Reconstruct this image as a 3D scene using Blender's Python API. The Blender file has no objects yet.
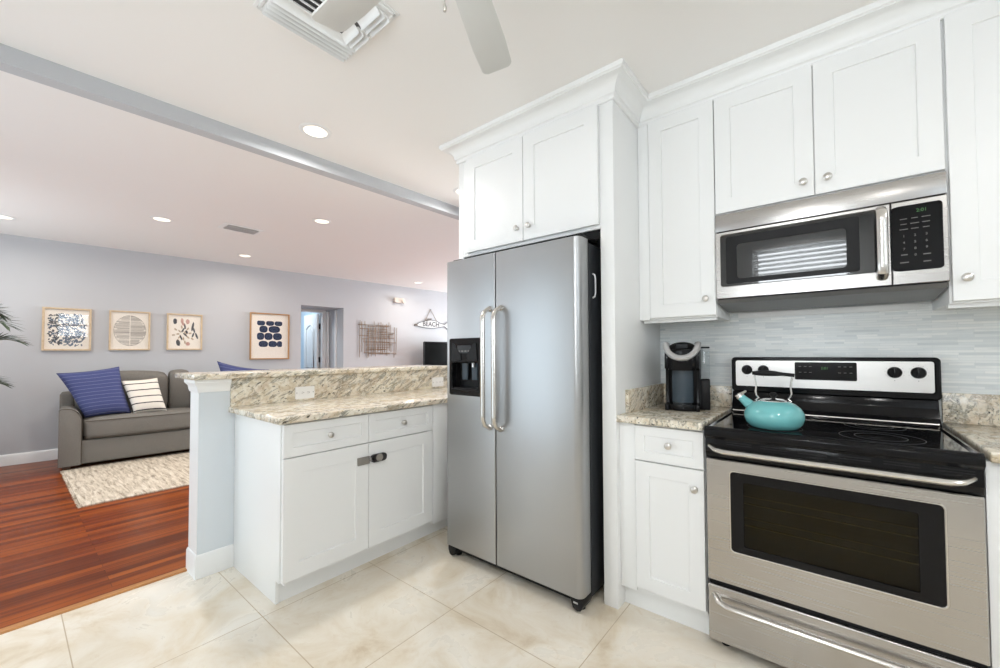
import bpy, bmesh, math, random
from mathutils import Matrix, Vector
R = math.radians
random.seed(7)
SC = bpy.context.scene
COL = SC.collection

# ------------------------------------------------------------------ camera
cam_d = bpy.data.cameras.new('camera')
cam = bpy.data.objects.new('camera', cam_d)
COL.objects.link(cam)
yaw, pit, rol = 0.674264558, 0.0250317952, -0.00470878377
Fv = Vector((-math.sin(yaw)*math.cos(pit), math.cos(yaw)*math.cos(pit), math.sin(pit)))
Rv = Vector((math.cos(yaw), math.sin(yaw), 0))
Uv = Rv.cross(Fv)
R2 = Rv*math.cos(rol) + Uv*math.sin(rol)
U2 = -Rv*math.sin(rol) + Uv*math.cos(rol)
m = Matrix((R2, U2, -Fv)).transposed().to_4x4()
m.translation = Vector((-0.70035, -2.46899, 1.20395))
cam.matrix_world = m
cam_d.sensor_width = 36.0
cam_d.lens = 402.31/1000*36.0
cam_d.shift_x = -8.28/1000
cam_d.shift_y = 9.14/1000
cam_d.clip_start = 0.02
SC.camera = cam

# ------------------------------------------------------------------ view, world
SC.view_settings.view_transform = 'Standard'
SC.view_settings.look = 'None'
SC.view_settings.gamma = 1
SC.view_settings.use_curve_mapping = False
SC.view_settings.exposure = 0.36
SC.cycles.use_denoising = True
SC.cycles.max_bounces = 10
SC.cycles.diffuse_bounces = 6
SC.cycles.transparent_max_bounces = 16
SC.cycles.sample_clamp_indirect = 6
world = bpy.data.worlds.new('world')
SC.world = world
world.use_nodes = True
bgn = world.node_tree.nodes['Background']
bgn.inputs[0].default_value = (0.72, 0.86, 1.0, 1)
bgn.inputs[1].default_value = 1.2


def area_light(name, loc, direction, sx, sy, power, color=(1, 1, 1), shape='RECTANGLE', spread=180):
    l = bpy.data.lights.new(name, 'AREA')
    l.shape = shape
    l.size = sx
    if shape in ('RECTANGLE', 'ELLIPSE'):
        l.size_y = sy
    l.energy = power
    l.color = color
    l.spread = R(spread)
    o = bpy.data.objects.new(name, l)
    COL.objects.link(o)
    o.location = loc
    o.rotation_euler = Vector(direction).to_track_quat('-Z', 'Y').to_euler()
    return o


YB = -3.45            # wall behind the camera
XR = 1.9              # wall to the right of the kitchen
YF = 5.0              # far end of the living room
ZC = 2.54             # ceiling
DAY = (0.93, 0.97, 1.0)
area_light('daylight_kitchen_window', (-0.93, YB-0.14, 1.72), (0, 1, -0.05), 0.86, 1.26, 34, DAY)
area_light('daylight_sliding_door', (-3.75, YB-0.14, 1.15), (0, 1, 0), 1.7, 2.0, 11, (.86, .97, 1.0))
area_light('fill_living_side_window', (-6.45, YB-0.14, 1.55), (0, 1, -.12), 1.5, 1.25, 17, DAY)  # added fill for the living-room ceiling, behind an invented window
area_light('daylight_side_window', (XR+0.14, -2.98, 2.05), (-1, 0, -0.05), .68, .72, 17, (.80, .90, 1.0))
area_light('fill_living_end_window', (-5.4, YF+0.14, 1.4), (0, -1, 0), 2.2, 1.6, 142, DAY)  # added fill light for the living room, behind an invented end window

# ------------------------------------------------------------------ helpers


class MB:
    """collects shapes in one mesh; M maps local coordinates to world ones"""
    def __init__(self, M=None):
        self.bm = bmesh.new()
        self.M = M or Matrix()

    def _merge(self, tb):
        me = bpy.data.meshes.new('tmp')
        tb.transform(self.M)
        tb.to_mesh(me)
        tb.free()
        self.bm.from_mesh(me)
        bpy.data.meshes.remove(me)

    def box(self, x0, x1, y0, y1, z0, z1, bev=0.0, seg=2):
        tb = bmesh.new()
        bmesh.ops.create_cube(tb, size=1)
        for v in tb.verts:
            v.co = Vector((x0+(x1-x0)*(v.co.x+.5), y0+(y1-y0)*(v.co.y+.5), z0+(z1-z0)*(v.co.z+.5)))
        if bev > 0:
            bmesh.ops.bevel(tb, geom=list(tb.edges), offset=bev, segments=seg, profile=0.5, affect='EDGES')
        self._merge(tb)
        return self

    def prism(self, pts, axis, a0, a1, bev=0.0):
        """pts polygon in the plane across axis ('x': (y,z), 'y': (x,z), 'z': (x,y))"""
        tb = bmesh.new()

        def mk(p, a):
            return {'x': (a, p[0], p[1]), 'y': (p[0], a, p[1]), 'z': (p[0], p[1], a)}[axis]
        A = [tb.verts.new(mk(p, a0)) for p in pts]
        B = [tb.verts.new(mk(p, a1)) for p in pts]
        n = len(pts)
        tb.faces.new(A)
        tb.faces.new(B[::-1])
        for i in range(n):
            tb.faces.new((A[i], B[i], B[(i+1) % n], A[(i+1) % n]))
        bmesh.ops.recalc_face_normals(tb, faces=tb.faces)
        if bev > 0:
            bmesh.ops.bevel(tb, geom=list(tb.edges), offset=bev, segments=2, profile=0.5, affect='EDGES')
        self._merge(tb)
        return self

    def tube(self, path, r, seg=10, closed=False, r2=None, up=None):
        """sweep a circle (or an ellipse r x r2) along a path; r may be a list"""
        pts = [Vector(p) for p in path]
        n = len(pts)
        rs = r if isinstance(r, (list, tuple)) else [r]*n
        tb = bmesh.new()
        rings = []
        nrm = None
        for i in range(n):
            if closed:
                t = (pts[(i+1) % n]-pts[i-1]).normalized()
            else:
                t = (pts[min(i+1, n-1)]-pts[max(i-1, 0)]).normalized()
            if nrm is None:
                a = Vector(up) if up else (Vector((0, 0, 1)) if abs(t.z) < .9 else Vector((1, 0, 0)))
                nrm = (a-t*a.dot(t)).normalized()
            else:
                nrm = (nrm-t*nrm.dot(t)).normalized()
            b = t.cross(nrm)
            k = (r2/rs[i]) if r2 else 1.0
            rings.append([tb.verts.new(pts[i]+nrm*rs[i]*math.cos(2*math.pi*j/seg)+b*rs[i]*k*math.sin(2*math.pi*j/seg)) for j in range(seg)])
        for i in range(n if closed else n-1):
            A, B = rings[i], rings[(i+1) % n]
            for j in range(seg):
                tb.faces.new((A[j], A[(j+1) % seg], B[(j+1) % seg], B[j]))
        if not closed:
            tb.faces.new(rings[0][::-1])
            tb.faces.new(rings[-1])
        bmesh.ops.recalc_face_normals(tb, faces=tb.faces)
        self._merge(tb)
        return self

    def lathe(self, prof, c=(0, 0, 0), axis=(0, 0, 1), seg=28, sx=1, sy=1):
        """revolve (radius, height) pairs round an axis through c"""
        ax = Vector(axis).normalized()
        q = Vector((0, 0, 1)).rotation_difference(ax).to_matrix().to_4x4()
        T = Matrix.Translation(Vector(c)) @ q
        tb = bmesh.new()
        rings = []
        for (r, h) in prof:
            if r < 1e-6:
                rings.append([tb.verts.new(T @ Vector((0, 0, h)))])
            else:
                rings.append([tb.verts.new(T @ Vector((sx*r*math.cos(2*math.pi*j/seg), sy*r*math.sin(2*math.pi*j/seg), h))) for j in range(seg)])
        for A, B in zip(rings, rings[1:]):
            for j in range(seg):
                k = (j+1) % seg
                if len(A) == 1 and len(B) == 1:
                    continue
                if len(A) == 1:
                    tb.faces.new((A[0], B[j], B[k]))
                elif len(B) == 1:
                    tb.faces.new((A[j], A[k], B[0]))
                else:
                    tb.faces.new((A[j], A[k], B[k], B[j]))
        if len(rings[0]) > 1:
            tb.faces.new(rings[0][::-1])
        if len(rings[-1]) > 1:
            tb.faces.new(rings[-1])
        bmesh.ops.recalc_face_normals(tb, faces=tb.faces)
        self._merge(tb)
        return self

    def panel(self, x0, x1, z0, z1, y, t, rail, depth=0.007, chamfer=0.0015):
        """a shaker front: outer face at y (facing -y), thickness t, recessed centre"""
        tb = bmesh.new()

        def loop(i, yy):
            return [tb.verts.new((a, yy, b)) for a, b in ((x0+i, z0+i), (x1-i, z0+i), (x1-i, z1-i), (x0+i, z1-i))]
        L = [loop(0, y+t), loop(0, y+chamfer), loop(chamfer, y), loop(rail, y), loop(rail+.0025, y+depth)]
        for A, B in zip(L, L[1:]):
            for j in range(4):
                k = (j+1) % 4
                tb.faces.new((A[j], A[k], B[k], B[j]))
        tb.faces.new(L[-1])
        tb.faces.new(L[0][::-1])
        bmesh.ops.recalc_face_normals(tb, faces=tb.faces)
        self._merge(tb)
        return self

    def frame(self, x0, x1, z0, z1, hx0, hx1, hz0, hz1, y, t, r=0.0, bev=0.002, hr=0.0):
        """a slab facing -y with a rectangular hole (corner radius hr), outer corner radius r"""
        tb = bmesh.new()
        N = 6

        def rr(a0, a1, b0, b1, rad, yy):
            P = []
            for (cx, cz, s) in ((a1-rad, b1-rad, 0), (a0+rad, b1-rad, 90), (a0+rad, b0+rad, 180), (a1-rad, b0+rad, 270)):
                for k in range(N+1):
                    w = R(s+90*k/N)
                    P.append(tb.verts.new((cx+rad*math.cos(w), yy, cz+rad*math.sin(w))))
            return P
        e = 1e-4
        L = [rr(x0, x1, z0, z1, r+e, y+t), rr(x0, x1, z0, z1, r+e, y+bev), rr(x0+bev, x1-bev, z0+bev, z1-bev, max(r-bev, 0)+e, y),
             rr(hx0-bev, hx1+bev, hz0-bev, hz1+bev, hr+bev+e, y), rr(hx0, hx1, hz0, hz1, hr+e, y+bev), rr(hx0, hx1, hz0, hz1, hr+e, y+t)]
        n = len(L[0])
        for A, B in zip(L, L[1:]+L[:1]):
            for j in range(n):
                k = (j+1) % n
                tb.faces.new((A[j], A[k], B[k], B[j]))
        bmesh.ops.recalc_face_normals(tb, faces=tb.faces)
        self._merge(tb)
        return self

    def plate(self, x0, x1, z0, z1, y, t, r=0.01, bev=0.001):
        """a slab facing -y with rounded corners"""
        pts = []
        for (cx, cz, s) in ((x1-r, z1-r, 0), (x0+r, z1-r, 90), (x0+r, z0+r, 180), (x1-r, z0+r, 270)):
            for k in range(6):
                w = R(s+90*k/5)
                pts.append((cx+r*math.cos(w), cz+r*math.sin(w)))
        return self.prism(pts, 'y', y, y+t)

    def sweep(self, path, prof):
        """sweep a moulding profile (out, z) along a horizontal path of (x, y), mitred; out is to the left of travel reversed sign"""
        tb = bmesh.new()
        P = [Vector((p[0], p[1])) for p in path]
        n = len(P)
        rings = []
        for i in range(n):
            def nor(a, b):
                d = (b-a).normalized()
                return Vector((d.y, -d.x))
            if i == 0:
                o = nor(P[0], P[1])
            elif i == n-1:
                o = nor(P[-2], P[-1])
            else:
                a, b = nor(P[i-1], P[i]), nor(P[i], P[i+1])
                o = (a+b)/(1+a.dot(b))
            rings.append([tb.verts.new((P[i].x+o.x*u, P[i].y+o.y*u, z)) for u, z in prof])
        k = len(prof)
        for A, B in zip(rings, rings[1:]):
            for j in range(k):
                tb.faces.new((A[j], A[(j+1) % k], B[(j+1) % k], B[j]))
        tb.faces.new(rings[0])
        tb.faces.new(rings[-1][::-1])
        bmesh.ops.recalc_face_normals(tb, faces=tb.faces)
        self._merge(tb)
        return self

    def surf(self, f, nu, nv, closed_u=False):
        """a grid of points f(u, v) with u, v in 0..1"""
        tb = bmesh.new()
        G = [[tb.verts.new(f(i/nu, j/nv)) for j in range(nv+1)] for i in range(nu if closed_u else nu+1)]
        for i in range(nu):
            for j in range(nv):
                a, b = G[i], G[(i+1) % len(G)]
                tb.faces.new((a[j], b[j], b[j+1], a[j+1]))
        self._merge(tb)
        return self

    def poly(self, pts):
        tb = bmesh.new()
        tb.faces.new([tb.verts.new(p) for p in pts])
        self._merge(tb)
        return self

    def build(self, name, mat, parent=None, angle=32, weld=False):
        if weld:
            bmesh.ops.remove_doubles(self.bm, verts=self.bm.verts, dist=1e-5)
            bmesh.ops.recalc_face_normals(self.bm, faces=self.bm.faces)
        root = parent
        while root is not None and root.parent is not None:
            root = root.parent
        if root is not None:
            self.bm.transform(Matrix.Translation(-root.location))
        me = bpy.data.meshes.new(name)
        self.bm.to_mesh(me)
        self.bm.free()
        me.materials.append(mat)
        me.shade_smooth()
        me.set_sharp_from_angle(angle=R(angle))
        o = bpy.data.objects.new(name, me)
        COL.objects.link(o)
        if parent is not None:
            o.parent = parent
        return o


def thing(name, label, cat, loc, group=None):
    o = bpy.data.objects.new(name, None)
    COL.objects.link(o)
    o.location = loc
    o.empty_display_size = 0.05
    tag(o, label, cat, group)
    return o


def tag(o, label, cat, group=None):
    o['label'] = label
    o['category'] = cat
    if group:
        o['group'] = group
    return o


def struct(o):
    o['kind'] = 'structure'
    return o


def text_mesh(name, s, size, M, mat, parent, thick=0.0004, bold=0.0):
    """letters as a mesh; M places local x along the line, local y up the letter"""
    cu = bpy.data.curves.new(name, 'FONT')
    cu.body = s
    cu.size = size
    cu.align_x = 'CENTER'
    cu.align_y = 'CENTER'
    cu.extrude = thick
    cu.offset = bold
    t = bpy.data.objects.new(name+'_curve', cu)
    COL.objects.link(t)
    dg = bpy.context.evaluated_depsgraph_get()
    me = bpy.data.meshes.new_from_object(t.evaluated_get(dg))
    bpy.data.objects.remove(t)
    b = MB()
    me.transform(M)
    b.bm.from_mesh(me)
    bpy.data.meshes.remove(me)
    return b.build(name, mat, parent)


def face_y(x, y, z):      # lettering on a surface that faces -y
    return Matrix.Translation((x, y, z)) @ Matrix.Rotation(R(90), 4, 'X')


# ------------------------------------------------------------------ materials
def sr(r, g, b):
    f = lambda c: (c/255/12.92) if c/255 <= .04045 else ((c/255+.055)/1.055)**2.4
    return (f(r), f(g), f(b), 1)


def mat(name, col=(.8, .8, .8, 1), rough=.5, metal=0.0, spec=.5, coat=0.0, emit=None, estr=0.0):
    M = bpy.data.materials.new(name)
    M.use_nodes = True
    p = M.node_tree.nodes['Principled BSDF']
    p.inputs['Base Color'].default_value = col
    p.inputs['Roughness'].default_value = rough
    p.inputs['Metallic'].default_value = metal
    p.inputs['Specular IOR Level'].default_value = spec
    p.inputs['Coat Weight'].default_value = coat
    if emit:
        p.inputs['Emission Color'].default_value = emit
        p.inputs['Emission Strength'].default_value = estr
    return M


class G:
    """tiny node-graph writer"""
    def __init__(self, M):
        self.t = M.node_tree
        self.p = M.node_tree.nodes['Principled BSDF']

    def n(self, kind, **kw):
        o = self.t.nodes.new(kind)
        ins = kw.pop('ins', {})
        for k, v in kw.items():
            setattr(o, k, v)
        for k, v in ins.items():
            if hasattr(v, 'is_output') or isinstance(v, bpy.types.NodeSocket):
                self.t.links.new(v, o.inputs[k])
            else:
                o.inputs[k].default_value = v
        return o

    def coord(self, scale=(1, 1, 1), rot=(0, 0, 0), loc=(0, 0, 0), kind='Object'):
        c = self.n('ShaderNodeTexCoord')
        mp = self.n('ShaderNodeMapping', ins={'Vector': c.outputs[kind], 'Scale': scale, 'Rotation': rot, 'Location': loc})
        return mp.outputs[0]

    def slant(self, scale, rot):
        c = self.n('ShaderNodeTexCoord')
        a = self.n('ShaderNodeMapping', ins={'Vector': c.outputs['Object'], 'Rotation': rot})
        return self.n('ShaderNodeMapping', ins={'Vector': a.outputs[0], 'Scale': scale}).outputs[0]

    def noise(self, vec, scale, detail=4, rough=.55, dist=0.0):
        return self.n('ShaderNodeTexNoise', ins={'Vector': vec, 'Scale': scale, 'Detail': detail, 'Roughness': rough, 'Distortion': dist}).outputs['Fac']

    def ramp(self, fac, stops, interp='LINEAR'):
        r = self.n('ShaderNodeValToRGB', ins={'Fac': fac})
        r.color_ramp.interpolation = interp
        e = r.color_ramp.elements
        while len(e) < len(stops):
            e.new(.5)
        for el, (pos, c) in zip(e, stops):
            el.position = pos
            el.color = c if len(c) == 4 else (*c, 1)
        return r.outputs['Color']

    def mix(self, fac, a, b, blend='MIX'):
        x = self.n('ShaderNodeMix', data_type='RGBA', blend_type=blend)
        for i, v in ((0, fac), (6, a), (7, b)):
            if isinstance(v, bpy.types.NodeSocket):
                self.t.links.new(v, x.inputs[i])
            else:
                x.inputs[i].default_value = v
        return x.outputs[2]

    def math(self, op, a, b=0.0):
        x = self.n('ShaderNodeMath', operation=op)
        for i, v in enumerate((a, b)):
            if isinstance(v, bpy.types.NodeSocket):
                self.t.links.new(v, x.inputs[i])
            else:
                x.inputs[i].default_value = v
        return x.outputs[0]

    def bump(self, h, strength=.2, dist=.002):
        b = self.n('ShaderNodeBump', ins={'Height': h, 'Strength': strength, 'Distance': dist})
        self.t.links.new(b.outputs[0], self.p.inputs['Normal'])

    def col(self, s):
        self.t.links.new(s, self.p.inputs['Base Color'])

    def rough(self, s):
        self.t.links.new(s, self.p.inputs['Roughness'])


def paint(name, col, rough=.5, bump=.06, scale=260):
    M = mat(name, col, rough)
    g = G(M)
    v = g.coord()
    g.bump(g.noise(v, scale, 3), bump, .001)
    g.col(g.mix(g.noise(v, 1.2, 2), tuple(c*.985 for c in col[:3])+(1,), col))
    return M


M_CAB = paint('white_cabinet_paint', (.86, .87, .87, 1), .32, .02)
M_TRIM = paint('white_trim_paint', (.86, .87, .87, 1), .35, .02)
M_CEIL = paint('ceiling_paint', (.90, .885, .87, 1), .8, .08, 180)
M_LCEIL = M_CEIL
M_WALL = paint('grey_wall_paint', (.525, .54, .565, 1), .75, .08, 200)
M_HALF = paint('blue_grey_half_wall_paint', (.68, .73, .77, 1), .7, .08, 200)
M_KWALL = paint('light_wall_paint', (.74, .76, .77, 1), .7, .08, 200)
M_NICKEL = mat('brushed_nickel', (.62, .60, .57, 1), .28, 1.0)
M_CHROME = mat('chrome', (.8, .8, .8, 1), .08, 1.0)
M_BLACK = mat('black_gloss_plastic', (.006, .006, .007, 1), .12, spec=.22)
M_BLACKM = mat('black_satin_plastic', (.010, .010, .011, 1), .42, spec=.2)
M_DARK = mat('charcoal_side_panel', (.030, .033, .037, 1), .42, spec=.3)
M_GLASSTOP = mat('black_ceramic_glass', (.004, .004, .005, 1), .05, spec=.3)
M_SENSOR = mat('greyed_white_plastic', sr(206, 198, 190), .5)  # white plastic greyed down against blowing out under the downlight
M_PLATE = mat('white_plate_plastic', (.86, .85, .83, 1), .35)


def steel(name, col, axis, rough=.27):
    M = mat(name, col, rough, 1.0)
    g = G(M)
    sc = {'x': (3, 220, 220), 'z': (220, 220, 3)}[axis]
    f = g.noise(g.coord(sc), 1.0, 2, .6)
    g.rough(g.math('ADD', g.math('MULTIPLY', f, .03), rough-.015))
    g.bump(f, .003, .0002)
    g.col(g.mix(f, tuple(c*.99 for c in col[:3])+(1,), col))
    return M


M_STEEL = steel('brushed_stainless_steel', (.50, .485, .47, 1), 'x', .27)
M_STEELV = steel('brushed_stainless_fridge_steel', (.43, .435, .44, 1), 'z', .34)
M_STEELH = mat('satin_handle_steel', (.66, .64, .61, 1), .22, 1.0)
M_STEELP = steel('reflection_pale_steel', (.70, .69, .68, 1), 'x', .36)  # colour lightened to imitate ceiling and window reflected in the panel

# granite: cream ground, grey-green veins on the slant, dark specks


def granite(name, warm=0.0):
    M = mat(name, rough=.16)
    g = G(M)
    v0 = g.coord()
    vs = g.slant((26, 5.5, 26), (R(-30), 0, R(6)))
    base = g.ramp(g.noise(v0, 26, 6, .65, .8), [(.28, sr(168, 152, 126)), (.40, sr(212, 200, 176)), (.52, sr(230, 223, 207)), (.74, sr(242, 238, 229))])
    streak = g.noise(vs, 1.0, 6, .7, 1.2)
    c1 = g.mix(g.ramp(streak, [(.50, (0, 0, 0, 1)), (.575, (.85, .85, .85, 1)), (.635, (.15, .15, .15, 1)), (.8, (.5, .5, .5, 1))]), base, sr(112, 111, 99))
    big = g.ramp(g.noise(g.slant((9, 2.2, 9), (R(-30), 0, 0)), 1.0, 5, .6, 1.5), [(.45, (0, 0, 0, 1)), (.70, (.5, .5, .5, 1))])
    c2 = g.mix(big, c1, sr(196, 168, 136))
    sp = g.ramp(g.noise(g.slant((75, 30, 75), (R(-30), 0, 0)), 1.0, 3, .6), [(.63, (0, 0, 0, 1)), (.67, (1, 1, 1, 1))])
    c3 = g.mix(sp, c2, sr(58, 52, 48))
    q = g.ramp(g.noise(v0, 120, 2), [(.64, (0, 0, 0, 1)), (.70, (.8, .8, .8, 1))])
    g.col(g.mix(q, c3, sr(238, 234, 226)))
    g.bump(g.noise(v0, 60, 4), .05, .001)
    return M


M_GRANITE = granite('polished_granite')

# marble strip mosaic of the backsplash
M_MOSAIC = mat('marble_strip_mosaic', rough=.3)
g = G(M_MOSAIC)
tc = g.n('ShaderNodeTexCoord')
sx = g.n('ShaderNodeSeparateXYZ', ins={0: tc.outputs['Object']})
cx = g.n('ShaderNodeCombineXYZ', ins={0: sx.outputs[0], 1: sx.outputs[2], 2: 0.0})
br = g.n('ShaderNodeTexBrick', ins={'Vector': cx.outputs[0], 'Color1': (0, 0, 0, 1), 'Color2': (1, 1, 1, 1), 'Mortar': (.45, .45, .45, 1), 'Scale': 1.0, 'Mortar Size': .0008,
                                    'Mortar Smooth': .1, 'Bias': 0.0, 'Brick Width': .12, 'Row Height': .0106})
br.offset = .37
br.offset_frequency = 2
br.squash = .6
br.squash_frequency = 3
tone = g.ramp(br.outputs['Color'], [(0, sr(212, 218, 220)), (.2, sr(226, 231, 232)), (.6, sr(234, 238, 238)), (1, sr(242, 244, 243))])
vein = g.ramp(g.noise(g.coord((6, 6, 60)), 1.0, 6, .65, .6), [(.52, (0, 0, 0, 1)), (.72, (.5, .5, .5, 1))])
tone = g.mix(vein, tone, sr(196, 204, 208))
g.col(g.mix(br.outputs['Fac'], tone, sr(222, 227, 227)))
g.bump(br.outputs['Fac'], -.15, .001)

# travertine floor tile, 0.642 x 0.575, grout lines where the photo has them
M_TILE = mat('travertine_floor_tile', rough=.3)
g = G(M_TILE)
tc = g.n('ShaderNodeTexCoord')
sx = g.n('ShaderNodeSeparateXYZ', ins={0: tc.outputs['Object']})
v = g.n('ShaderNodeCombineXYZ', ins={0: g.math('ADD', g.math('MAXIMUM', sx.outputs[0], -3.36), 2.115+.642*20), 1: g.math('ADD', sx.outputs[1], 1.135+.575*20), 2: 0.0}).outputs[0]
br = g.n('ShaderNodeTexBrick', ins={'Vector': v, 'Color1': (0, 0, 0, 1), 'Color2': (1, 1, 1, 1), 'Mortar': (.5, .5, .5, 1), 'Scale': 1.0, 'Mortar Size': .0022,
                                    'Mortar Smooth': .2, 'Brick Width': .642, 'Row Height': .575})
br.offset = 0
br.squash = 1
v2 = g.coord()
cloud = g.noise(v2, 3.2, 8, .62, .9)
base = g.ramp(cloud, [(.28, sr(200, 182, 154)), (.42, sr(220, 208, 188)), (.54, sr(230, 222, 208)), (.72, sr(238, 233, 223))])
vein = g.ramp(g.noise(v2, 11, 8, .72, 1.8), [(.56, (0, 0, 0, 1)), (.72, (.5, .5, .5, 1))])
base = g.mix(vein, base, sr(208, 190, 162))
tint = g.ramp(br.outputs['Color'], [(0, (.94, .93, .91, 1)), (1, (1, 1, 1, 1))])
base = g.mix(1.0, base, tint, 'MULTIPLY')
g.col(g.mix(br.outputs['Fac'], base, sr(184, 166, 138)))
g.rough(g.ramp(cloud, [(.3, (.38, .38, .38, 1)), (.7, (.24, .24, .24, 1))]))
g.bump(br.outputs['Fac'], -.3, .002)

# strip hardwood floor running along y
M_WOOD = mat('cherry_strip_floor', rough=.28, spec=.16)
g = G(M_WOOD)
tc = g.n('ShaderNodeTexCoord')
sx = g.n('ShaderNodeSeparateXYZ', ins={0: tc.outputs['Object']})
cx = g.n('ShaderNodeCombineXYZ', ins={0: sx.outputs[1], 1: sx.outputs[0], 2: 0.0})
br = g.n('ShaderNodeTexBrick', ins={'Vector': cx.outputs[0], 'Color1': (0, 0, 0, 1), 'Color2': (1, 1, 1, 1), 'Mortar': (.1, .1, .1, 1), 'Scale': 1.0, 'Mortar Size': .0009,
                                    'Mortar Smooth': .1, 'Brick Width': 2.1, 'Row Height': .052})
br.offset = .41
br.offset_frequency = 2
grain = g.noise(g.coord((70, 1.6, 10)), 1.0, 6, .65, .6)
stripe = g.noise(g.coord((24, .35, 1)), 1.0, 3, .6)
f = g.math('ADD', g.math('MULTIPLY', br.outputs['Color'], .30), g.math('ADD', g.math('MULTIPLY', grain, .52), g.math('MULTIPLY', stripe, .38)))
tone = g.ramp(f, [(.30, sr(68, 26, 8)), (.50, sr(108, 46, 13)), (.68, sr(146, 70, 20)), (.92, sr(176, 96, 34))])
g.col(g.mix(br.outputs['Fac'], tone, sr(60, 28, 14)))
g.bump(br.outputs['Fac'], -.15, .001)

M_THRESH = mat('oak_threshold', sr(178, 120, 62), .35)
g = G(M_THRESH)
g.col(g.ramp(g.noise(g.coord((40, 2, 20)), 1.0, 5), [(.3, sr(160, 102, 50)), (.7, sr(198, 140, 78))]))


def fabric(name, c1, c2, scale=420, rough=.9, bump=.35):
    M = mat(name, c1, rough, spec=.2)
    g = G(M)
    n = g.noise(g.coord(), scale, 3, .7)
    g.col(g.mix(g.ramp(n, [(.35, (0, 0, 0, 1)), (.65, (1, 1, 1, 1))]), c1, c2))
    g.bump(n, bump, .002)
    return M


M_SOFA = fabric('grey_tweed_upholstery', sr(98, 96, 92), sr(140, 137, 131))
M_SOFAD = fabric('dark_sofa_piping', sr(70, 66, 60), sr(92, 86, 78))

# blue pillow with fine pale lines / white pillow with black lines: bands across the local up direction
def striped(name, ground, ground2, line, per, width, wob, base=0.0):
    M = mat(name, ground, .9, spec=.2)
    g = G(M)
    uv = g.n('ShaderNodeUVMap')
    s = g.n('ShaderNodeSeparateXYZ', ins={0: uv.outputs[0]})
    h = g.math('ADD', s.outputs[1], g.math('MULTIPLY', g.noise(uv.outputs[0], 6, 2), wob))
    fr = g.math('FRACT', g.math('ADD', g.math('MULTIPLY', h, per), base))
    k = g.math('LESS_THAN', g.math('ABSOLUTE', g.math('SUBTRACT', fr, .5)), width)
    w = g.noise(g.coord(), 300, 3, .7)
    gr = g.mix(w, ground, ground2)
    g.col(g.mix(k, gr, line))
    g.bump(w, .3, .002)
    return M


M_BLUEP = striped('blue_lined_pillow_cloth', sr(62, 68, 112), sr(84, 92, 138), sr(122, 128, 160), 13, .05, .012)
M_WHITEP = striped('white_black_lined_pillow_cloth', sr(226, 220, 208), sr(244, 240, 232), sr(34, 32, 34), 5, .07, .01, .2)

M_RUG = mat('oatmeal_woven_rug', rough=.95, spec=.1)
g = G(M_RUG)
s1 = g.noise(g.coord((5, 40, 5)), 1.0, 5, .7, .5)
c = g.ramp(s1, [(.34, sr(150, 140, 126)), (.46, sr(198, 186, 168)), (.58, sr(220, 210, 194)), (.75, sr(232, 226, 214))])
g.col(c)
g.bump(g.noise(g.coord((60, 180, 60)), 1.0, 3), .6, .006)

M_FRAME = mat('light_oak_frame', sr(206, 184, 154), .45)
g = G(M_FRAME)
g.col(g.ramp(g.noise(g.coord((30, 30, 30)), 1.0, 4), [(.3, sr(194, 170, 138)), (.7, sr(214, 194, 166))]))
M_FRAME2 = mat('warm_oak_frame', sr(176, 136, 92), .45)
M_PAPER = mat('ivory_art_paper', sr(248, 242, 232), .85, spec=.1)
M_INK = mat('charcoal_ink', sr(92, 94, 98), .85, spec=.1)
M_INKB = mat('slate_blue_ink', sr(112, 124, 140), .85, spec=.1)
M_INKN = mat('navy_ink', sr(46, 58, 88), .85, spec=.1)
M_INKG = mat('soft_grey_ink', sr(128, 122, 116), .85, spec=.1)
M_INKR = mat('dusty_rose_ink', sr(206, 168, 158), .85, spec=.1)
M_INKT = mat('taupe_ink', sr(196, 178, 156), .85, spec=.1)
M_STICK = mat('driftwood_sticks', sr(152, 132, 112), .8, spec=.2)


def glass(name, tint=(1, 1, 1, 1), gloss=.12, rough=.0):
    M = bpy.data.materials.new(name)
    M.use_nodes = True
    t = M.node_tree
    t.nodes.clear()
    out = t.nodes.new('ShaderNodeOutputMaterial')
    a = t.nodes.new('ShaderNodeBsdfTransparent')
    a.inputs[0].default_value = tint
    b = t.nodes.new('ShaderNodeBsdfGlossy')
    b.inputs['Roughness'].default_value = rough
    fr = t.nodes.new('ShaderNodeFresnel')
    fr.inputs[0].default_value = 1.5
    mx = t.nodes.new('ShaderNodeMixShader')
    ad = t.nodes.new('ShaderNodeMath')
    ad.operation = 'ADD'
    ad.use_clamp = True
    ad.inputs[1].default_value = gloss
    t.links.new(fr.outputs[0], ad.inputs[0])
    ge = t.nodes.new('ShaderNodeNewGeometry')
    iv = t.nodes.new('ShaderNodeMath')
    iv.operation = 'SUBTRACT'
    iv.inputs[0].default_value = 1.0
    t.links.new(ge.outputs['Backfacing'], iv.inputs[1])
    ml = t.nodes.new('ShaderNodeMath')
    ml.operation = 'MULTIPLY'
    t.links.new(ad.outputs[0], ml.inputs[0])
    t.links.new(iv.outputs[0], ml.inputs[1])
    t.links.new(ml.outputs[0], mx.inputs[0])
    t.links.new(a.outputs[0], mx.inputs[1])
    t.links.new(b.outputs[0], mx.inputs[2])
    t.links.new(mx.outputs[0], out.inputs[0])
    return M


M_PANE = glass('clear_window_glass', (1, 1, 1, 1), 0)
M_ARTGLASS = glass('picture_glass', (.98, .98, .98, 1), -.012)
M_OVENGLASS = glass('tinted_oven_glass', (.50, .47, .32, 1), -.02)
M_RESERVOIR = glass('clear_tank_plastic', (.93, .95, .96, 1), .03)
M_MWGLASS = mat('dark_mirror_glass', (.006, .007, .008, 1), .03, spec=.8, coat=.6)

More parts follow.
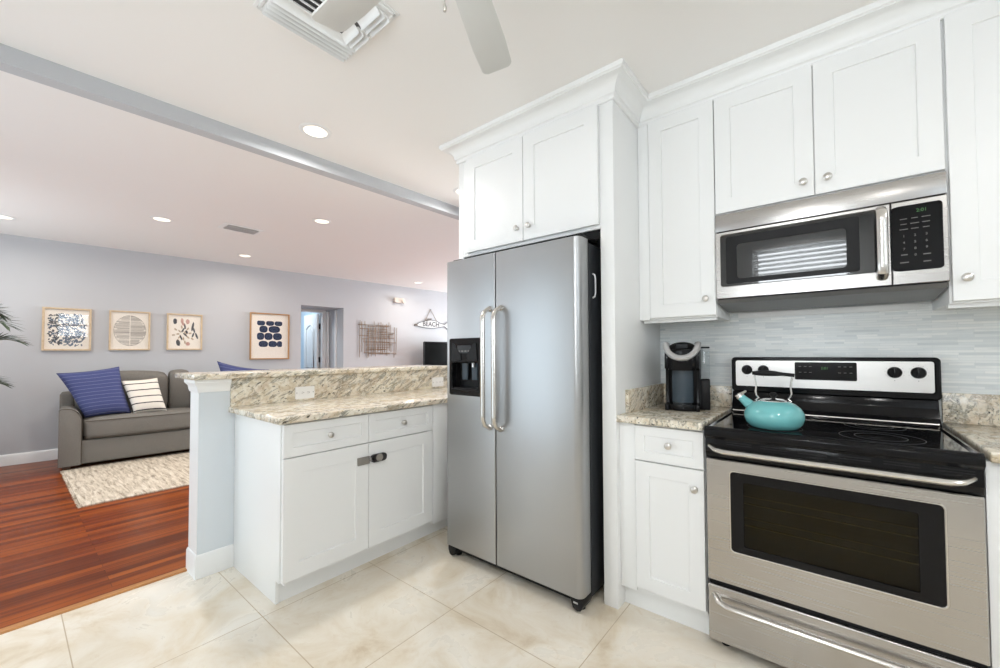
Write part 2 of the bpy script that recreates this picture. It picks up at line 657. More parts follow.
M_TEAL = mat('turquoise_enamel', sr(112, 184, 186), .12, coat=.4)
M_LENS = mat('lit_lamp_lens', (1, 1, 1, 1), .4, emit=(1, .87, .66, 1), estr=1.1)
M_GREEN = mat('green_led_digits', (.02, .1, .02, 1), .4, emit=(.25, .8, .2, 1), estr=.10)
M_LEGEND = mat('grey_key_legend', sr(112, 110, 108), .5)
M_OVENIN = mat('oven_enamel', sr(92, 84, 50), .5)
M_LEAF = mat('palm_leaf', sr(58, 76, 50), .5)
M_STEM = mat('palm_stem', sr(98, 96, 60), .6)
M_SILVER = mat('silver_plastic', (.55, .55, .56, 1), .3, .7)
M_BLUEDARK = mat('smoky_blue_plastic', (.045, .065, .085, 1), .2)
M_TOWEL = fabric('pale_towel_cloth', sr(196, 210, 222), sr(216, 226, 234), 200)
M_BATH = paint('pale_blue_wall_paint', (.56, .68, .78, 1), .7)
M_POT = mat('grey_ceramic_pot', sr(150, 148, 144), .5)
M_SOIL = mat('potting_soil', sr(52, 40, 30), .95)
M_CONSOLE = mat('dark_walnut', sr(72, 50, 36), .45)
M_SCREEN = mat('television_screen', (.004, .005, .005, 1), .12, spec=.2)
M_FAN = paint('fan_white', (.72, .73, .72, 1), .4, .02)
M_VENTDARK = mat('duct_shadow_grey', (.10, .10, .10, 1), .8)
M_LATCH = mat('smoky_latch_plastic', sr(140, 136, 130), .35)
M_LATCHD = mat('dark_latch_plastic', sr(44, 44, 48), .3)

# ================================================================== the setting
XW = -3.53    # where tile meets wood
b = MB().box(XW, XR+.12, YB-.12, .12, -.06, 0)
struct(b.build('floor', M_TILE))
b = MB().box(-9.6, XW, YB-.12, YF+.12, -.06, 0)
struct(b.build('floor_living', M_WOOD))
b = MB()
b.prism([(XW-.035, 0.0), (XW-.028, .009), (XW+.008, .009), (XW+.012, 0.0)], 'y', YB, -1.80)
struct(b.build('trim_1', M_THRESH))
b = MB().box(-9.6, XR+.12, YB-.12, YF+.12, ZC, ZC+.08)
struct(b.build('ceiling', M_CEIL))
# range wall (y = 0), wall right, wall behind the camera with its windows
struct(MB().box(-3.17, XR+.12, 0, .12, 0, ZC).build('wall_range', M_KWALL))
struct(MB().box(-3.17, -3.05, .12, YF, 0, ZC).build('wall_living_right', M_WALL))
struct(MB().box(-9.6, -3.05, YF, YF+.12, 0, .6).box(-9.6, -3.05, YF, YF+.12, 2.2, ZC).box(-9.6, -6.5, YF, YF+.12, .6, 2.2).box(-4.3, -3.05, YF, YF+.12, .6, 2.2).build('wall_living_end', M_WALL))
b = MB()
WA = (-1.36, -.50, 1.08, 2.36)       # kitchen window
WB = (-4.6, -2.9, .05, 2.12)         # sliding glass door
WD = (-7.25, -5.65, .9, 2.2)           # living-room window, added for fill light
WC = (-3.32, -2.64, 1.69, 2.41)         # side window (along y)
b.box(-9.6, WD[0], YB-.12, YB, 0, ZC).box(WD[1], WB[0], YB-.12, YB, 0, ZC).box(WD[0], WD[1], YB-.12, YB, 0, WD[2]).box(WD[0], WD[1], YB-.12, YB, WD[3], ZC)
b.box(WB[1], WA[0], YB-.12, YB, 0, ZC).box(WA[1], XR+.12, YB-.12, YB, 0, ZC)
b.box(WB[0], WB[1], YB-.12, YB, 0, WB[2]).box(WB[0], WB[1], YB-.12, YB, WB[3], ZC)
b.box(WA[0], WA[1], YB-.12, YB, 0, WA[2]).box(WA[0], WA[1], YB-.12, YB, WA[3], ZC)
struct(b.build('wall_back', M_KWALL))
b = MB()
b.box(XR, XR+.12, YB, WC[0], 0, ZC).box(XR, XR+.12, WC[1], .0, 0, ZC).box(XR, XR+.12, WC[0], WC[1], 0, WC[2]).box(XR, XR+.12, WC[0], WC[1], WC[3], ZC)
struct(b.build('wall_right', M_KWALL))


def window(name, x0, x1, z0, z1, M, nx, nz):
    b = MB(M)
    w = .05
    b.box(x0, x1, -.09, -.03, z0, z0+w).box(x0, x1, -.09, -.03, z1-w, z1)
    b.box(x0, x0+w, -.09, -.03, z0, z1).box(x1-w, x1, -.09, -.03, z0, z1)
    for i in range(1, nx):
        c = x0+(x1-x0)*i/nx
        b.box(c-.025, c+.025, -.085, -.035, z0, z1)
    for i in range(1, nz):
        c = z0+(z1-z0)*i/nz
        b.box(x0, x1, -.085, -.035, c-.025, c+.025)
    o = struct(b.build(name, M_TRIM))
    p = MB(M).box(x0+w, x1-w, -.062, -.058, z0+w, z1-w).build('pane', M_PANE, o)
    return o


window('window_1', WA[0], WA[1], WA[2], WA[3], Matrix.Translation((0, YB, 0)), 1, 2)
window('door_1', WB[0], WB[1], WB[2], WB[3], Matrix.Translation((0, YB, 0)), 2, 1)
window('fill_window_4', WD[0], WD[1], WD[2], WD[3], Matrix.Translation((0, YB, 0)), 2, 1)  # unseen window added to carry the ceiling fill
window('window_2', -WC[1], -WC[0], WC[2], WC[3], Matrix.Translation((XR, 0, 0)) @ Matrix.Rotation(R(90), 4, 'Z') @ Matrix.Scale(-1, 4, (1, 0, 0)) @ Matrix.Scale(-1, 4, (0, 1, 0)) @ Matrix.Scale(-1, 4, (0, 1, 0)), 1, 2)
window('fill_window_3', -6.5, -4.3, .6, 2.2, Matrix.Translation((0, YF+.12, 0)), 3, 1)  # unseen end window, invented to let in fill light

# beam between kitchen and living room, above the half wall
b = MB().box(-3.535, -3.455, YB, .32, 2.458, ZC)
struct(b.build('beam', M_WALL))
bpy.data.objects['beam'].rotation_euler = (0, 0, R(-2.6))
bpy.data.objects['beam'].location = (.119, -.157, 0)
# half wall with its base and cap moulding
struct(MB().box(-3.535, -3.378, -1.807, 0, 0, 1.066).build('wall_half', M_HALF))
b = MB()
basep = [(0, 0), (.009, 0), (.009, .095), (.008, .112), (.005, .122), (0, .126)]
b.sweep([(-3.535, 0), (-3.535, -1.807), (-3.378, -1.807), (-3.378, -1.638)], basep)
struct(b.build('baseboard_half', M_TRIM))
b = MB()
b.sweep([(-3.535, 0), (-3.535, -1.807), (-3.378, -1.807), (-3.378, -1.664)], [(0, .998), (.006, .998), (.010, 1.012), (.012, 1.03), (.026, 1.05), (.026, 1.066), (0, 1.066)])
struct(b.build('trim_2', M_TRIM))
b = MB().box(-3.5345, -3.3785, -1.8082, -1.8072, .126, 1.0)
struct(b.build('trim_3', M_TRIM))

# far living-room wall, turned about five degrees; local x runs along it, -y into the room
dW = Vector((.53, 6.01, 0)).normalized()
T_W = Matrix.Translation((-7.77, -2.52, 0)) @ Matrix.Rotation(math.atan2(dW.y, dW.x), 4, 'Z')
DO = (3.10, 3.81, 2.018)
b = MB(T_W)
b.box(-1.2, DO[0], 0, .12, 0, ZC).box(DO[1], 8.2, 0, .12, 0, ZC).box(DO[0], DO[1], 0, .12, DO[2], ZC)
struct(b.build('wall_far', M_WALL))
b = MB(T_W)
for a0, a1 in ((-1.0, DO[0]), (DO[1], 7.4)):
    b.prism([(0, 0), (-.016, 0), (-.016, .095), (-.011, .112), (-.005, .12), (0, .122)], 'x', a0, a1)
struct(b.build('baseboard_far', M_TRIM))
# little passage behind the opening: side walls, soffit, door opening into the next room
b = MB(T_W)
b.box(DO[0]-.12, DO[0], .12, .62, 0, 2.1).box(DO[1], DO[1]+.12, .12, .70, 0, 2.1)
b.box(DO[0]-.12, DO[1]+.12, .12, .74, DO[2], 2.14)
struct(b.build('wall_passage', M_WALL))
b = MB(T_W)
b.box(3.68, 3.745, .60, .74, 0, 2.018).box(2.9, 3.68, .60, .74, 1.975, 2.018).box(3.755, 3.80, .58, .62, 0, 2.0).box(3.79, 3.812, .27, .33, 0, 2.0)
struct(b.build('trim_4', M_TRIM))
b = MB(T_W)
b.box(2.0, 4.6, 2.3, 2.4, 0, ZC).box(3.75, 3.85, .74, 2.4, 0, ZC).box(1.9, 2.0, .2, 2.4, 0, ZC)
struct(b.build('wall_bathroom', M_BATH))
# the white arched-panel door standing open in the next room
hx = 3.66
b = MB(T_W)
b.box(hx-.035, hx, .70, 1.36, .01, 1.96, .002)
dr = struct(b.build('door_2', M_TRIM))
b = MB(T_W)


def arch(y0, y1, z0, z1, rise):
    P = [(y0, z0), (y1, z0), (y1, z1-rise)]
    for k in range(1, 12):
        t = k/12
        P.append((y1+(y0-y1)*t, z1-rise+rise*math.sin(math.pi*t)))
    P.append((y0, z1-rise))
    return P


for z0, z1, ri in ((.95, 1.76, .075), (.2, .82, 0.04)):
    P = arch(.84, 1.22, z0, z1, ri)
    b.tube([(hx-.037, p[0], p[1]) for p in P], .014, 6, closed=True)
    P = arch(.89, 1.17, z0+.05, z1-.06, ri)
    b.prism(P, 'x', hx-.041, hx-.034)
b.build('raised_panel', M_TRIM, dr)
for z in (1.72, 1.1, .3):
    MB(T_W).box(hx-.004, hx+.014, .68, .705, z-.05, z+.05).tube([(hx, .69, z-.05), (hx, .69, z+.05)], .008, 8).build('hinge', M_BLACKM, dr)
area_light('bathroom_ceiling_lamp', T_W @ Vector((3.0, 1.3, 2.4)), (0, 0, -1), .3, .3, 13, (.85, .94, 1.0))

# ================================================================== peninsula
TP = Matrix.Translation((0, 0, 0)) @ Matrix.Rotation(R(90), 4, 'Z')     # local x -> world y, local -y -> world +x


def knob(c, direction, parent, r=.0155):
    b = MB()
    b.lathe([(.0, 0), (.010, 0), (.0095, .002), (.006, .005), (.0055, .010), (.009, .013), (r*.92, .017), (r, .021), (r*.93, .025), (r*.6, .0282), (0, .029)], c, direction, 20)
    return b.build('knob', M_NICKEL, parent)


XD = -2.729
pen = thing('base_cabinet', 'white two-door peninsula base cabinet with two drawers under the granite bar', 'cabinet', (-3.05, -1.2, 0))
b = MB().box(-3.376, XD-.021, -1.6205, -.70, .10, .874)
b.build('body', M_CAB, pen)
b = MB().prism([(-3.376, 0), (-2.806, 0), (-2.806, .112), (XD-.036, .112), (XD-.036, .874), (-3.376, .874)], 'y', -1.638, -1.6215, .0012)
b.build('end_panel', M_CAB, pen)
MB().box(-2.83, -2.812, -1.6205, -.05, 0, .102).build('toe_kick', M_CAB, pen)
MB().box(XD-.022, XD-.0005, -.7175, -.60, .10, .874, .001).box(-3.376, XD-.022, -.70, -.05, .10, .874).build('filler_panel', M_CAB, pen)
for a0, a1 in ((-1.637, -1.1885), (-1.1855, -.7225)):
    d = MB(TP).panel(a0, a1, .122, .7035, -XD, .02, .075).build('door', M_CAB, pen)
    w = MB(TP).panel(a0, a1, .7085, .866, -XD, .02, .042).build('drawer', M_CAB, pen)
    knob((XD, (a0+a1)/2-.003, .789), (1, 0, 0), w)

lt = thing('cabinet_latch', 'grey plastic child safety latch bridging the two peninsula cabinet doors', 'latch', (XD, -1.165, .61))
b = MB()
b.box(XD, XD+.011, -1.258, -1.186, .592, .634, .002).box(XD+.011, XD+.016, -1.249, -1.195, .599, .628, .002)
b.build('catch_plate', M_LATCH, lt)
b = MB(TP)
b.plate(-1.178, -1.078, .592, .636, -XD-.014, .014, .02)
b.build('latch_body', M_LATCHD, lt)
MB().lathe([(0, 0), (.021, 0), (.021, .006), (.017, .009), (0, .009)], (XD+.014, -1.128, .616), (1, 0, 0), 20).build('release_button', M_LATCH, lt)
MB().box(XD+.009, XD+.014, -1.19, -1.16, .604, .624, .0015).build('strap', M_LATCH, lt)


def slab(b, x0, x1, y0, y1, z0, z1):
    return b.box(x0, x1, y0, y1, z0, z1, .0065, 3)


ct = thing('granite_countertop', 'granite worktop of the peninsula, lower tier below the bar ledge', 'countertop', (-3.05, -.85, .875))
slab(MB(), -3.377, -2.700, -1.672, -.012, .875, .907).build('slab', M_GRANITE, ct)
MB().box(-3.3775, -3.36, -1.663, -.9925, .907, 1.0655, .001).build('upstand', M_GRANITE, ct)
MB().box(-3.3775, -3.36, -.9910, -.012, .907, 1.0655, .001).build('upstand', M_GRANITE, ct)
bar = MB()
slab(bar, -3.72, -3.332, -1.842, -.012, 1.067, 1.098)
tag(bar.build('bar_countertop', M_GRANITE), 'raised granite bar ledge on top of the half wall', 'countertop')


def outlet(y0, y1, z0, z1, label):
    r = thing('outlet_plate', label, 'outlet', (-3.36, (y0+y1)/2, (z0+z1)/2), 'outlet plates on the granite upstand')
    MB(TP).plate(y0, y1, z0, z1, 3.354, .0058, .006).build('cover_plate', M_PLATE, r)
    yc = (y0+y1)/2
    MB(TP).plate(yc-.034, yc+.034, (z0+z1)/2-.017, (z0+z1)/2+.017, 3.3525, .002, .004).build('socket_face', M_PLATE, r)
    for s in (-.018, .018):
        for q in (.952, .960):
            MB(TP).box(yc+s-.0045, yc+s+.0045, 3.3515, 3.354, q, q+.0015).build('socket_slot', M_LEGEND, r)
        MB(TP).lathe([(0, 0), (.0025, 0), (.0025, .002), (0, .002)], (yc+s+.009, 3.3515, .957), (0, 1, 0), 8).build('ground_hole', M_LEGEND, r)
    for s in (-.052, .052):
        MB(TP).lathe([(0, 0), (.003, 0), (.003, .001), (0, .001)], (yc+s, 3.3535, .957), (0, 1, 0), 8).build('screw', M_LEGEND, r)


outlet(-1.314, -1.193, .917, .995, 'white outlet plate on the granite upstand nearer the free end of the peninsula')
outlet(-.188, -.062, .919, .998, 'white outlet plate on the granite upstand close to the refrigerator')

# ================================================================== refrigerator
fr = thing('refrigerator', 'stainless steel side-by-side refrigerator with ice dispenser', 'refrigerator', (-2.05, -.42, 0))
FY = -.805
b = MB().box(-2.493, -1.611, -.700, -.03, .035, 1.742, .004)
b.build('body', M_DARK, fr)


def fridge_door(x0, x1, rl, rr_, hole=None):
    """plan outline with rounded front edges, extruded; optional dispenser hole cut through the skin"""
    b = MB()
    P = []
    for k in range(7):
        w = R(90*k/6)
        P.append((x0+rl-rl*math.cos(w), FY+rl-rl*math.sin(w)))
    for k in range(7):
        w = R(90*k/6)
        P.append((x1-rr_+rr_*math.sin(w), FY+rr_-rr_*math.cos(w)))
    P.append((x1, -.715))
    P.append((x0, -.715))
    if not hole:
        b.prism(P, 'z', .070, 1.755)
        return b
    hx0, hx1, hz0, hz1 = hole
    b.prism(P, 'z', .070, hz0)
    b.prism(P, 'z', hz1, 1.755)
    Q = [p for p in P if p[0] < hx0-.0001]
    Pl = [p for p in P[:7]]+[(hx0, FY), (hx0, -.715), (x0, -.715)]
    b.prism(Pl, 'z', hz0, hz1)
    b.prism([(hx1, FY)]+P[7:14]+[(x1, -.715), (hx1, -.715)], 'z', hz0, hz1)
    b.box(hx0, hx1, -.73, -.715, hz0, hz1)
    return b


def fridge_handle(x, side, parent):
    P = []
    for k in range(25):
        t = k/24
        z = .792+.662*t
        e = min(t, 1-t)*2
        k2 = min(1, e/.16)
        out = .004+.058*(math.sin(k2*math.pi/2)**.8)
        xx = x+side*.034*(1-math.sin(k2*math.pi/2))
        P.append((xx, FY-out, z))
    b = MB()
    b.tube(P, .011, 12, r2=.0155, up=(0, -1, 0))
    h = b.build('handle', M_STEELH, parent)
    for z in (.80, 1.446):
        MB().lathe([(0, -.004), (.016, -.004), (.015, .006), (.011, .010), (0, .010)], (x+side*.034, FY, z), (0, -1, 0), 16).build('handle_mount', M_STEELH, h)
    return h


DX0, DX1, DZ0, DZ1 = -2.478, -2.226, .962, 1.291
ld = fridge_door(-2.508, -2.1245, .012, .006, (DX0, DX1, DZ0, DZ1)).build('freezer_door', M_STEELV, fr)
rd = fridge_door(-2.1185, -1.607, .006, .034).build('fresh_food_door', M_STEELV, fr)
fridge_handle(-2.158, 0, ld)
fridge_handle(-2.080, 0, rd)
# dispenser
b = MB()
b.frame(DX0-.002, DX1+.002, DZ0-.002, DZ1+.002, DX0+.022, DX1-.022, DZ0+.035, 1.150, FY-.006, .05, .014, .004, .012)
dsp = b.build('dispenser', M_BLACK, ld)
MB().box(DX0+.018, DX1-.018, FY+.062, FY+.066, DZ0+.02, 1.16).box(DX0+.018, DX0+.024, FY+.03, FY+.066, DZ0+.03, 1.155).box(DX1-.024, DX1-.018, FY+.03, FY+.066, DZ0+.03, 1.155).build('dispenser_recess', M_BLACKM, dsp)
MB().prism([(DX0+.022, 1.16), (DX0+.10, 1.165), (DX0+.10, 1.20), (DX0+.045, 1.262), (DX0+.03, 1.262)], 'y', FY-.011, FY-.005).build('dispenser_wing', M_BLACKM, dsp)
MB().prism([(DX1-.022, 1.16), (DX1-.10, 1.165), (DX1-.10, 1.20), (DX1-.045, 1.262), (DX1-.03, 1.262)], 'y', FY-.011, FY-.005).build('dispenser_wing', M_BLACKM, dsp)
xc = (DX0+DX1)/2
MB().box(xc-.055, xc+.055, FY-.0085, FY-.005, 1.205, 1.25, .001).build('button_panel', M_DARK, dsp)
for i in range(4):
    MB().box(xc-.047+i*.026, xc-.031+i*.026, FY-.0095, FY-.008, 1.213, 1.221).build('button', M_LEGEND, dsp)
for s in (-.035, .042):
    MB().prism([(xc+s-.022, 1.145), (xc+s+.022, 1.145), (xc+s+.02, 1.05), (xc+s-.02, 1.05)], 'y', FY+.035, FY+.043).build('paddle', M_BLUEDARK, dsp)
MB().tube([(xc+.042, FY+.025, 1.165), (xc+.042, FY+.025, 1.125)], .009, 10).build('spout', M_SILVER, dsp)
MB().box(DX0+.03, DX1-.03, FY+.004, FY+.06, DZ0+.034, DZ0+.042).build('drip_tray', M_BLACKM, dsp)
# base grille, corner feet, hinge covers, clip on the side
MB().box(-2.47, -1.635, -.772, -.70, .034, .066, .003).build('base_grille', M_BLACKM, fr)
for x0, x1, s in ((-2.500, -2.43, 1), (-1.675, -1.607, -1)):
    q = [(x0, .067), (x0, .04), (x0+.012, .014), (x0+.03, .008), (x1-.015, .020), (x1, .067)] if s > 0 else [(x1, .067), (x1, .04), (x1-.012, .014), (x1-.03, .008), (x0+.015, .020), (x0, .067)]
    b = MB().prism(q, 'y', -.800, -.70, .004)
    f = b.build('corner_foot', M_BLACKM, fr)
    MB().lathe([(0, 0), (.018, 0), (.018, .014), (0, .014)], ((x0+x1)/2, -.745, 0), (0, 0, 1), 14).build('leveling_pad', M_BLACKM, f)
    if s < 0:
        MB().box(x0+.022, x0+.045, -.8035, -.8015, .045, .052).build('screw_slot', M_SILVER, f)
MB().box(-2.496, -2.42, -.76, -.60, 1.757, 1.775, .003).build('hinge_cover', M_BLACKM, fr)
MB().box(-1.69, -1.61, -.78, -.60, 1.757, 1.772, .003).build('hinge_cover', M_BLACKM, fr)
MB().tube([(-1.6105, -.662, 1.595), (-1.601, -.655, 1.588), (-1.598, -.654, 1.57), (-1.598, -.654, 1.50), (-1.601, -.655, 1.482), (-1.6105, -.662, 1.475)], .0045, 8).build('side_clip', M_SILVER, fr)

# ================================================================== cabinet round the refrigerator
en = thing('refrigerator_cabinet', 'tall white cabinet surround with two doors above the refrigerator', 'cabinet', (-2.05, -.33, 0))
EY = -.655
MB().box(-2.552, -2.512, EY, -.002, 0, 2.45, .001).build('side_panel', M_CAB, en)
MB().box(-1.568, -1.498, EY, -.002, 0, 2.45, .001).build('side_panel', M_CAB, en)
MB().box(-2.512, -1.568, EY+.002, -.002, 1.815, 2.45).build('body', M_CAB, en)
for a0, a1, kx in ((-2.470, -2.027, -2.061), (-2.023, -1.5705, -1.979)):
    d = MB().panel(a0, a1, 1.832, 2.422, -.676, .02, .072).build('door', M_CAB, en)
    knob((kx, -.676, 1.905), (0, -1, 0), d)
MB().box(-2.53, -1.57, -.640, -.636, 1.77, 1.815).build('top_gap_strip', M_BLACKM, en)  # black strip across the gap above the refrigerator

# ================================================================== base cabinet left of the range
BY = -.629
lb = thing('base_cabinet', 'narrow white base cabinet with one drawer between refrigerator and range', 'cabinet', (-1.30, -.31, 0))
MB().box(-1.497, -1.122, BY+.021, -.004, .10, .874).build('body', M_CAB, lb)
MB().box(-1.497, -1.421, BY+.008, BY+.021, .10, .874, .001).build('filler_panel', M_CAB, lb)
MB().box(-1.497, -1.122, -.575, -.56, 0, .10).build('toe_kick', M_CAB, lb)
d = MB().panel(-1.418, -1.1235, .122, .7035, BY, .02, .062).build('door', M_CAB, lb)
knob((-1.158, BY, .625), (0, -1, 0), d)
d = MB().panel(-1.418, -1.1235, .7085, .866, BY, .02, .042).build('drawer', M_CAB, lb)
knob((-1.264, BY, .793), (0, -1, 0), d)
ct = thing('granite_countertop', 'small granite worktop carrying the black coffee maker', 'countertop', (-1.31, -.33, .875))
slab(MB(), -1.512, -1.119, -.652, -.001, .875, .907).build('slab', M_GRANITE, ct)
MB().box(-1.4975, -1.478, -.545, -.001, .907, 1.02, .002).build('upstand', M_GRANITE, ct)
MB().box(-1.478, -1.119, -.020, -.001, .907, 1.02, .002).build('upstand', M_GRANITE, ct)

# right of the range
rb = thing('base_cabinet', 'white base cabinet at the right picture edge beside the range', 'cabinet', (.05, -.31, 0))
MB().box(-.343, .60, BY+.021, -.004, .10, .874).build('body', M_CAB, rb)
MB().box(-.343, .60, -.575, -.56, 0, .10).build('toe_kick', M_CAB, rb)
MB().box(-.343, -.300, BY+.003, BY+.021, .10, .874, .001).build('filler_panel', M_CAB, rb)
for a0, a1 in ((-.296, .146), (.15, .596)):
    d = MB().panel(a0, a1, .122, .7035, BY, .02, .07).build('door', M_CAB, rb)
    knob((a1-.04 if a0 < 0 else a0+.04, BY, .625), (0, -1, 0), d)
    d = MB().panel(a0, a1, .7085, .866, BY, .02, .042).build('drawer', M_CAB, rb)
    knob(((a0+a1)/2, BY, .79), (0, -1, 0), d)
ct = thing('granite_countertop', 'granite worktop to the right of the range', 'countertop', (.05, -.33, .875))
slab(MB(), -.338, .62, -.655, -.001, .875, .907).build('slab', M_GRANITE, ct)
MB().box(-.338, .62, -.020, -.001, .907, 1.03, .002).build('upstand', M_GRANITE, ct)

# mosaic backsplash on the range wall
b = MB().box(-1.4975, XR, -.006, -.0002, .86, 1.50)
o = b.build('wall_backsplash', M_MOSAIC)
struct(o)
b = MB().box(-1.08, -.395, -.022, -.0065, 1.385, 1.412)
struct(b.build('trim_5', M_TRIM))

# ================================================================== upper cabinets
UY = -.342


def upper(label, x0, x1, z0, z1, doors, cx):
    r = thing('wall_cabinet', label, 'cabinet', (cx, -.16, z0))
    MB().box(x0, x1, UY+.021, -.007, z0, z1+.02, .0008).build('body', M_CAB, r)
    for a0, a1, kx in doors:
        d = MB().panel(a0, a1, z0+.008, z1, UY, .02, .066).build('door', M_CAB, r)
        knob((kx, UY, z0+.088 if z0 < 1.5 else z0+.068), (0, -1, 0), d)
    return r


r = upper('narrow white wall cabinet left of the microwave above the coffee maker', -1.497, -1.1205, 1.376, 2.432, [(-1.438, -1.1225, -1.165)], -1.31)
MB().box(-1.497, -1.441, UY+.006, UY+.021, 1.376, 2.45, .001).build('filler_panel', M_CAB, r)
MB().box(-1.49, -1.13, -.30, -.27, 1.362, 1.376).build('light_rail', M_CAB, r)
upper('white two-door wall cabinet directly above the microwave', -1.1195, -.3575, 1.86, 2.432, [(-1.1175, -.7385, -.776), (-.7355, -.3595, -.694)], -.74)
r = upper('white wall cabinet right of the microwave at the picture edge', -.3565, .55, 1.376, 2.432, [(-.350, .098, -.317), (.102, .546, .505)], .10)
MB().box(-.3565, .55, -.30, -.27, 1.362, 1.376).build('light_rail', M_CAB, r)

# crown moulding along the tops, up to the ceiling
prof = [(0, 2.426), (.010, 2.426), (.013, 2.432), (.010, 2.438), (.012, 2.446), (.020, 2.452)]
for k in range(9):
    w = R(90*k/8)
    prof.append((.020+.060*(1-math.cos(w)), 2.452+.058*math.sin(w)))
prof += [(.080, 2.514), (.088, 2.518), (.090, 2.526), (.090, ZC-.0005), (0, ZC-.0005)]
b = MB().sweep([(-2.552, -.002), (-2.552, EY), (-1.498, EY), (-1.498, UY+.017), (XR-.1, UY+.017)], prof)
tag(b.build('crown_molding', M_TRIM), 'white stepped crown moulding joining the cabinet tops to the ceiling', 'molding')

# ================================================================== microwave
MY = -.355
mw = thing('microwave_oven', 'stainless over-the-range microwave hanging under the wall cabinet', 'microwave', (-.74, -.18, 1.42))
X0, X1, XS = -1.1185, -.3585, -.508
MB().box(X0+.002, X1-.002, MY+.03, -.008, 1.435, 1.857).build('body', M_DARK, mw)
MB().prism([(MY+.002, 1.776), (MY+.004, 1.857), (-.30, 1.857), (-.30, 1.776)], 'x', X0, X1, .0015).build('vent_panel', M_STEEL, mw)
dm = MB().frame(X0, XS-.002, 1.457, 1.771, -1.098, -.530, 1.513, 1.757, MY, .035, 0.0, .002, .012).build('door', M_STEEL, mw)
MB().plate(-1.0985, -.5295, 1.5125, 1.7575, MY+.002, .01, .012).build('window', M_MWGLASS, dm)
b = MB().frame(-1.075, -.60, 1.523, 1.745, -1.030, -.640, 1.545, 1.705, MY+.0012, .0009, .01, .0003, .014)
b.build('window_mask', M_BLACKM, dm)
P = []
for k in range(17):
    t = k/16
    e = min(1, min(t, 1-t)*2/.22)
    P.append((-.537, MY-.004-.036*math.sin(e*math.pi/2)**.7, 1.488+.268*t))
h = MB().tube(P, .011, 12, r2=.017, up=(0, -1, 0)).build('handle', M_STEELH, dm)
cp = MB().frame(XS+.002, X1, 1.457, 1.771, -.497, -.373, 1.508, 1.752, MY, .035, 0.0, .002, .010).build('control_panel', M_STEEL, mw)
pad = MB().plate(-.5065, -.3725, 1.5075, 1.7525, MY-.0005, .012, .010).build('keypad', M_BLACK, cp)
text_mesh('clock_digits', '2:01', .017, face_y(-.425, MY-.0012, 1.729), M_GREEN, pad)
for r_, row in enumerate(('123', '456', '789', ' 0 ')):
    for c_, ch in enumerate(row):
        if ch != ' ':
            text_mesh('key_digit', ch, .0125, face_y(-.474+.030*c_, MY-.0012, 1.638-.0245*r_), M_LEGEND, pad)
for r_ in range(3):
    for c_ in range(3):
        w = (.010, .0085, .0115)[(r_+c_) % 3]
        MB().box(-.474+.030*c_-w, -.474+.030*c_+w, MY-.001, MY-.0004, 1.702-.0195*r_, 1.7045-.0195*r_).build('key_legend', M_LEGEND, pad)
for xk, zk, w in ((-.474, 1.566, .009), (-.414, 1.562, .010), (-.474, 1.537, .012), (-.414, 1.535, .010)):
    MB().box(xk-w, xk+w, MY-.001, MY-.0004, zk, zk+.0035).build('key_legend', M_LEGEND, pad)
b = MB().prism([(MY+.006, 1.452), (MY+.02, 1.435), (-.10, 1.412), (-.02, 1.435), (-.02, 1.452)], 'x', X0+.004, X1-.004)
b.build('underside', mat('grey_painted_steel', (.20, .20, .20, 1), .4, .5), mw)
for a0, a1 in ((-1.04, -.80), (-.68, -.44)):
    b = MB()
    for k in range(9):
        yy = -.30+.022*k
        b.box(a0, a1, yy, yy+.006, 1.4155+(.10+yy)*-.085, 1.4215+(.10+yy)*-.085)
    b.build('grease_filter', M_NICKEL, mw)

# ================================================================== range
rg = thing('range', 'stainless electric range with black glass cooktop', 'stove', (-.7275, -.36, 0))
RX0, RX1 = -1.1085, -.3510
RF = -.656          # front of the oven door
MB().box(RX0+.004, RX1-.004, RF+.05, -.035, .05, .862).build('body', M_BLACKM, rg)
# the body is a shell round the oven cavity: front opening closed by the door
b = MB()
b.box(RX0, RX1, RF, RF+.048, .040, .262, .006, 3)
dw = b.build('storage_drawer', M_STEEL, rg)


def bow(x0, x1, z, dz, out, y, n=29):
    P = []
    for k in range(n):
        t = k/(n-1)
        e = min(1, min(t, 1-t)*2/.13)
        s = math.sin(e*math.pi/2)
        P.append((x0+(x1-x0)*t, y+.004-out*s**.75, z-dz*s))
    return P


MB().tube(bow(-1.083, -.372, .226, .016, .044, RF), .010, 14, r2=.014).build('handle', M_STEELH, dw)
MB().box(RX0+.002, RX1-.002, RF+.02, RF+.05, .258, .284).build('gap_seal', M_BLACKM, rg)
WX0, WX1, WZ0, WZ1 = -1.024, -.432, .412, .730
od = MB().frame(RX0, RX1, .280, .770, WX0, WX1, WZ0, WZ1, RF, .045, .004, .003, .016).build('oven_door', M_STEEL, rg)
MB().frame(WX0-.004, WX1+.004, WZ0-.004, WZ1+.004, WX0+.003, WX1-.003, WZ0+.003, WZ1-.003, RF-.0012, .008, .02, .002, .014).build('window_trim', M_STEELH, od)
MB().frame(WX0-.001, WX1+.001, WZ0-.001, WZ1+.001, -.976, -.492, .440, .690, RF+.004, .006, .014, .001, .006).build('window_border', M_BLACK, od)
MB().box(-.985, -.483, RF+.0105, RF+.0135, .431, .699).build('window_glass', M_OVENGLASS, od)
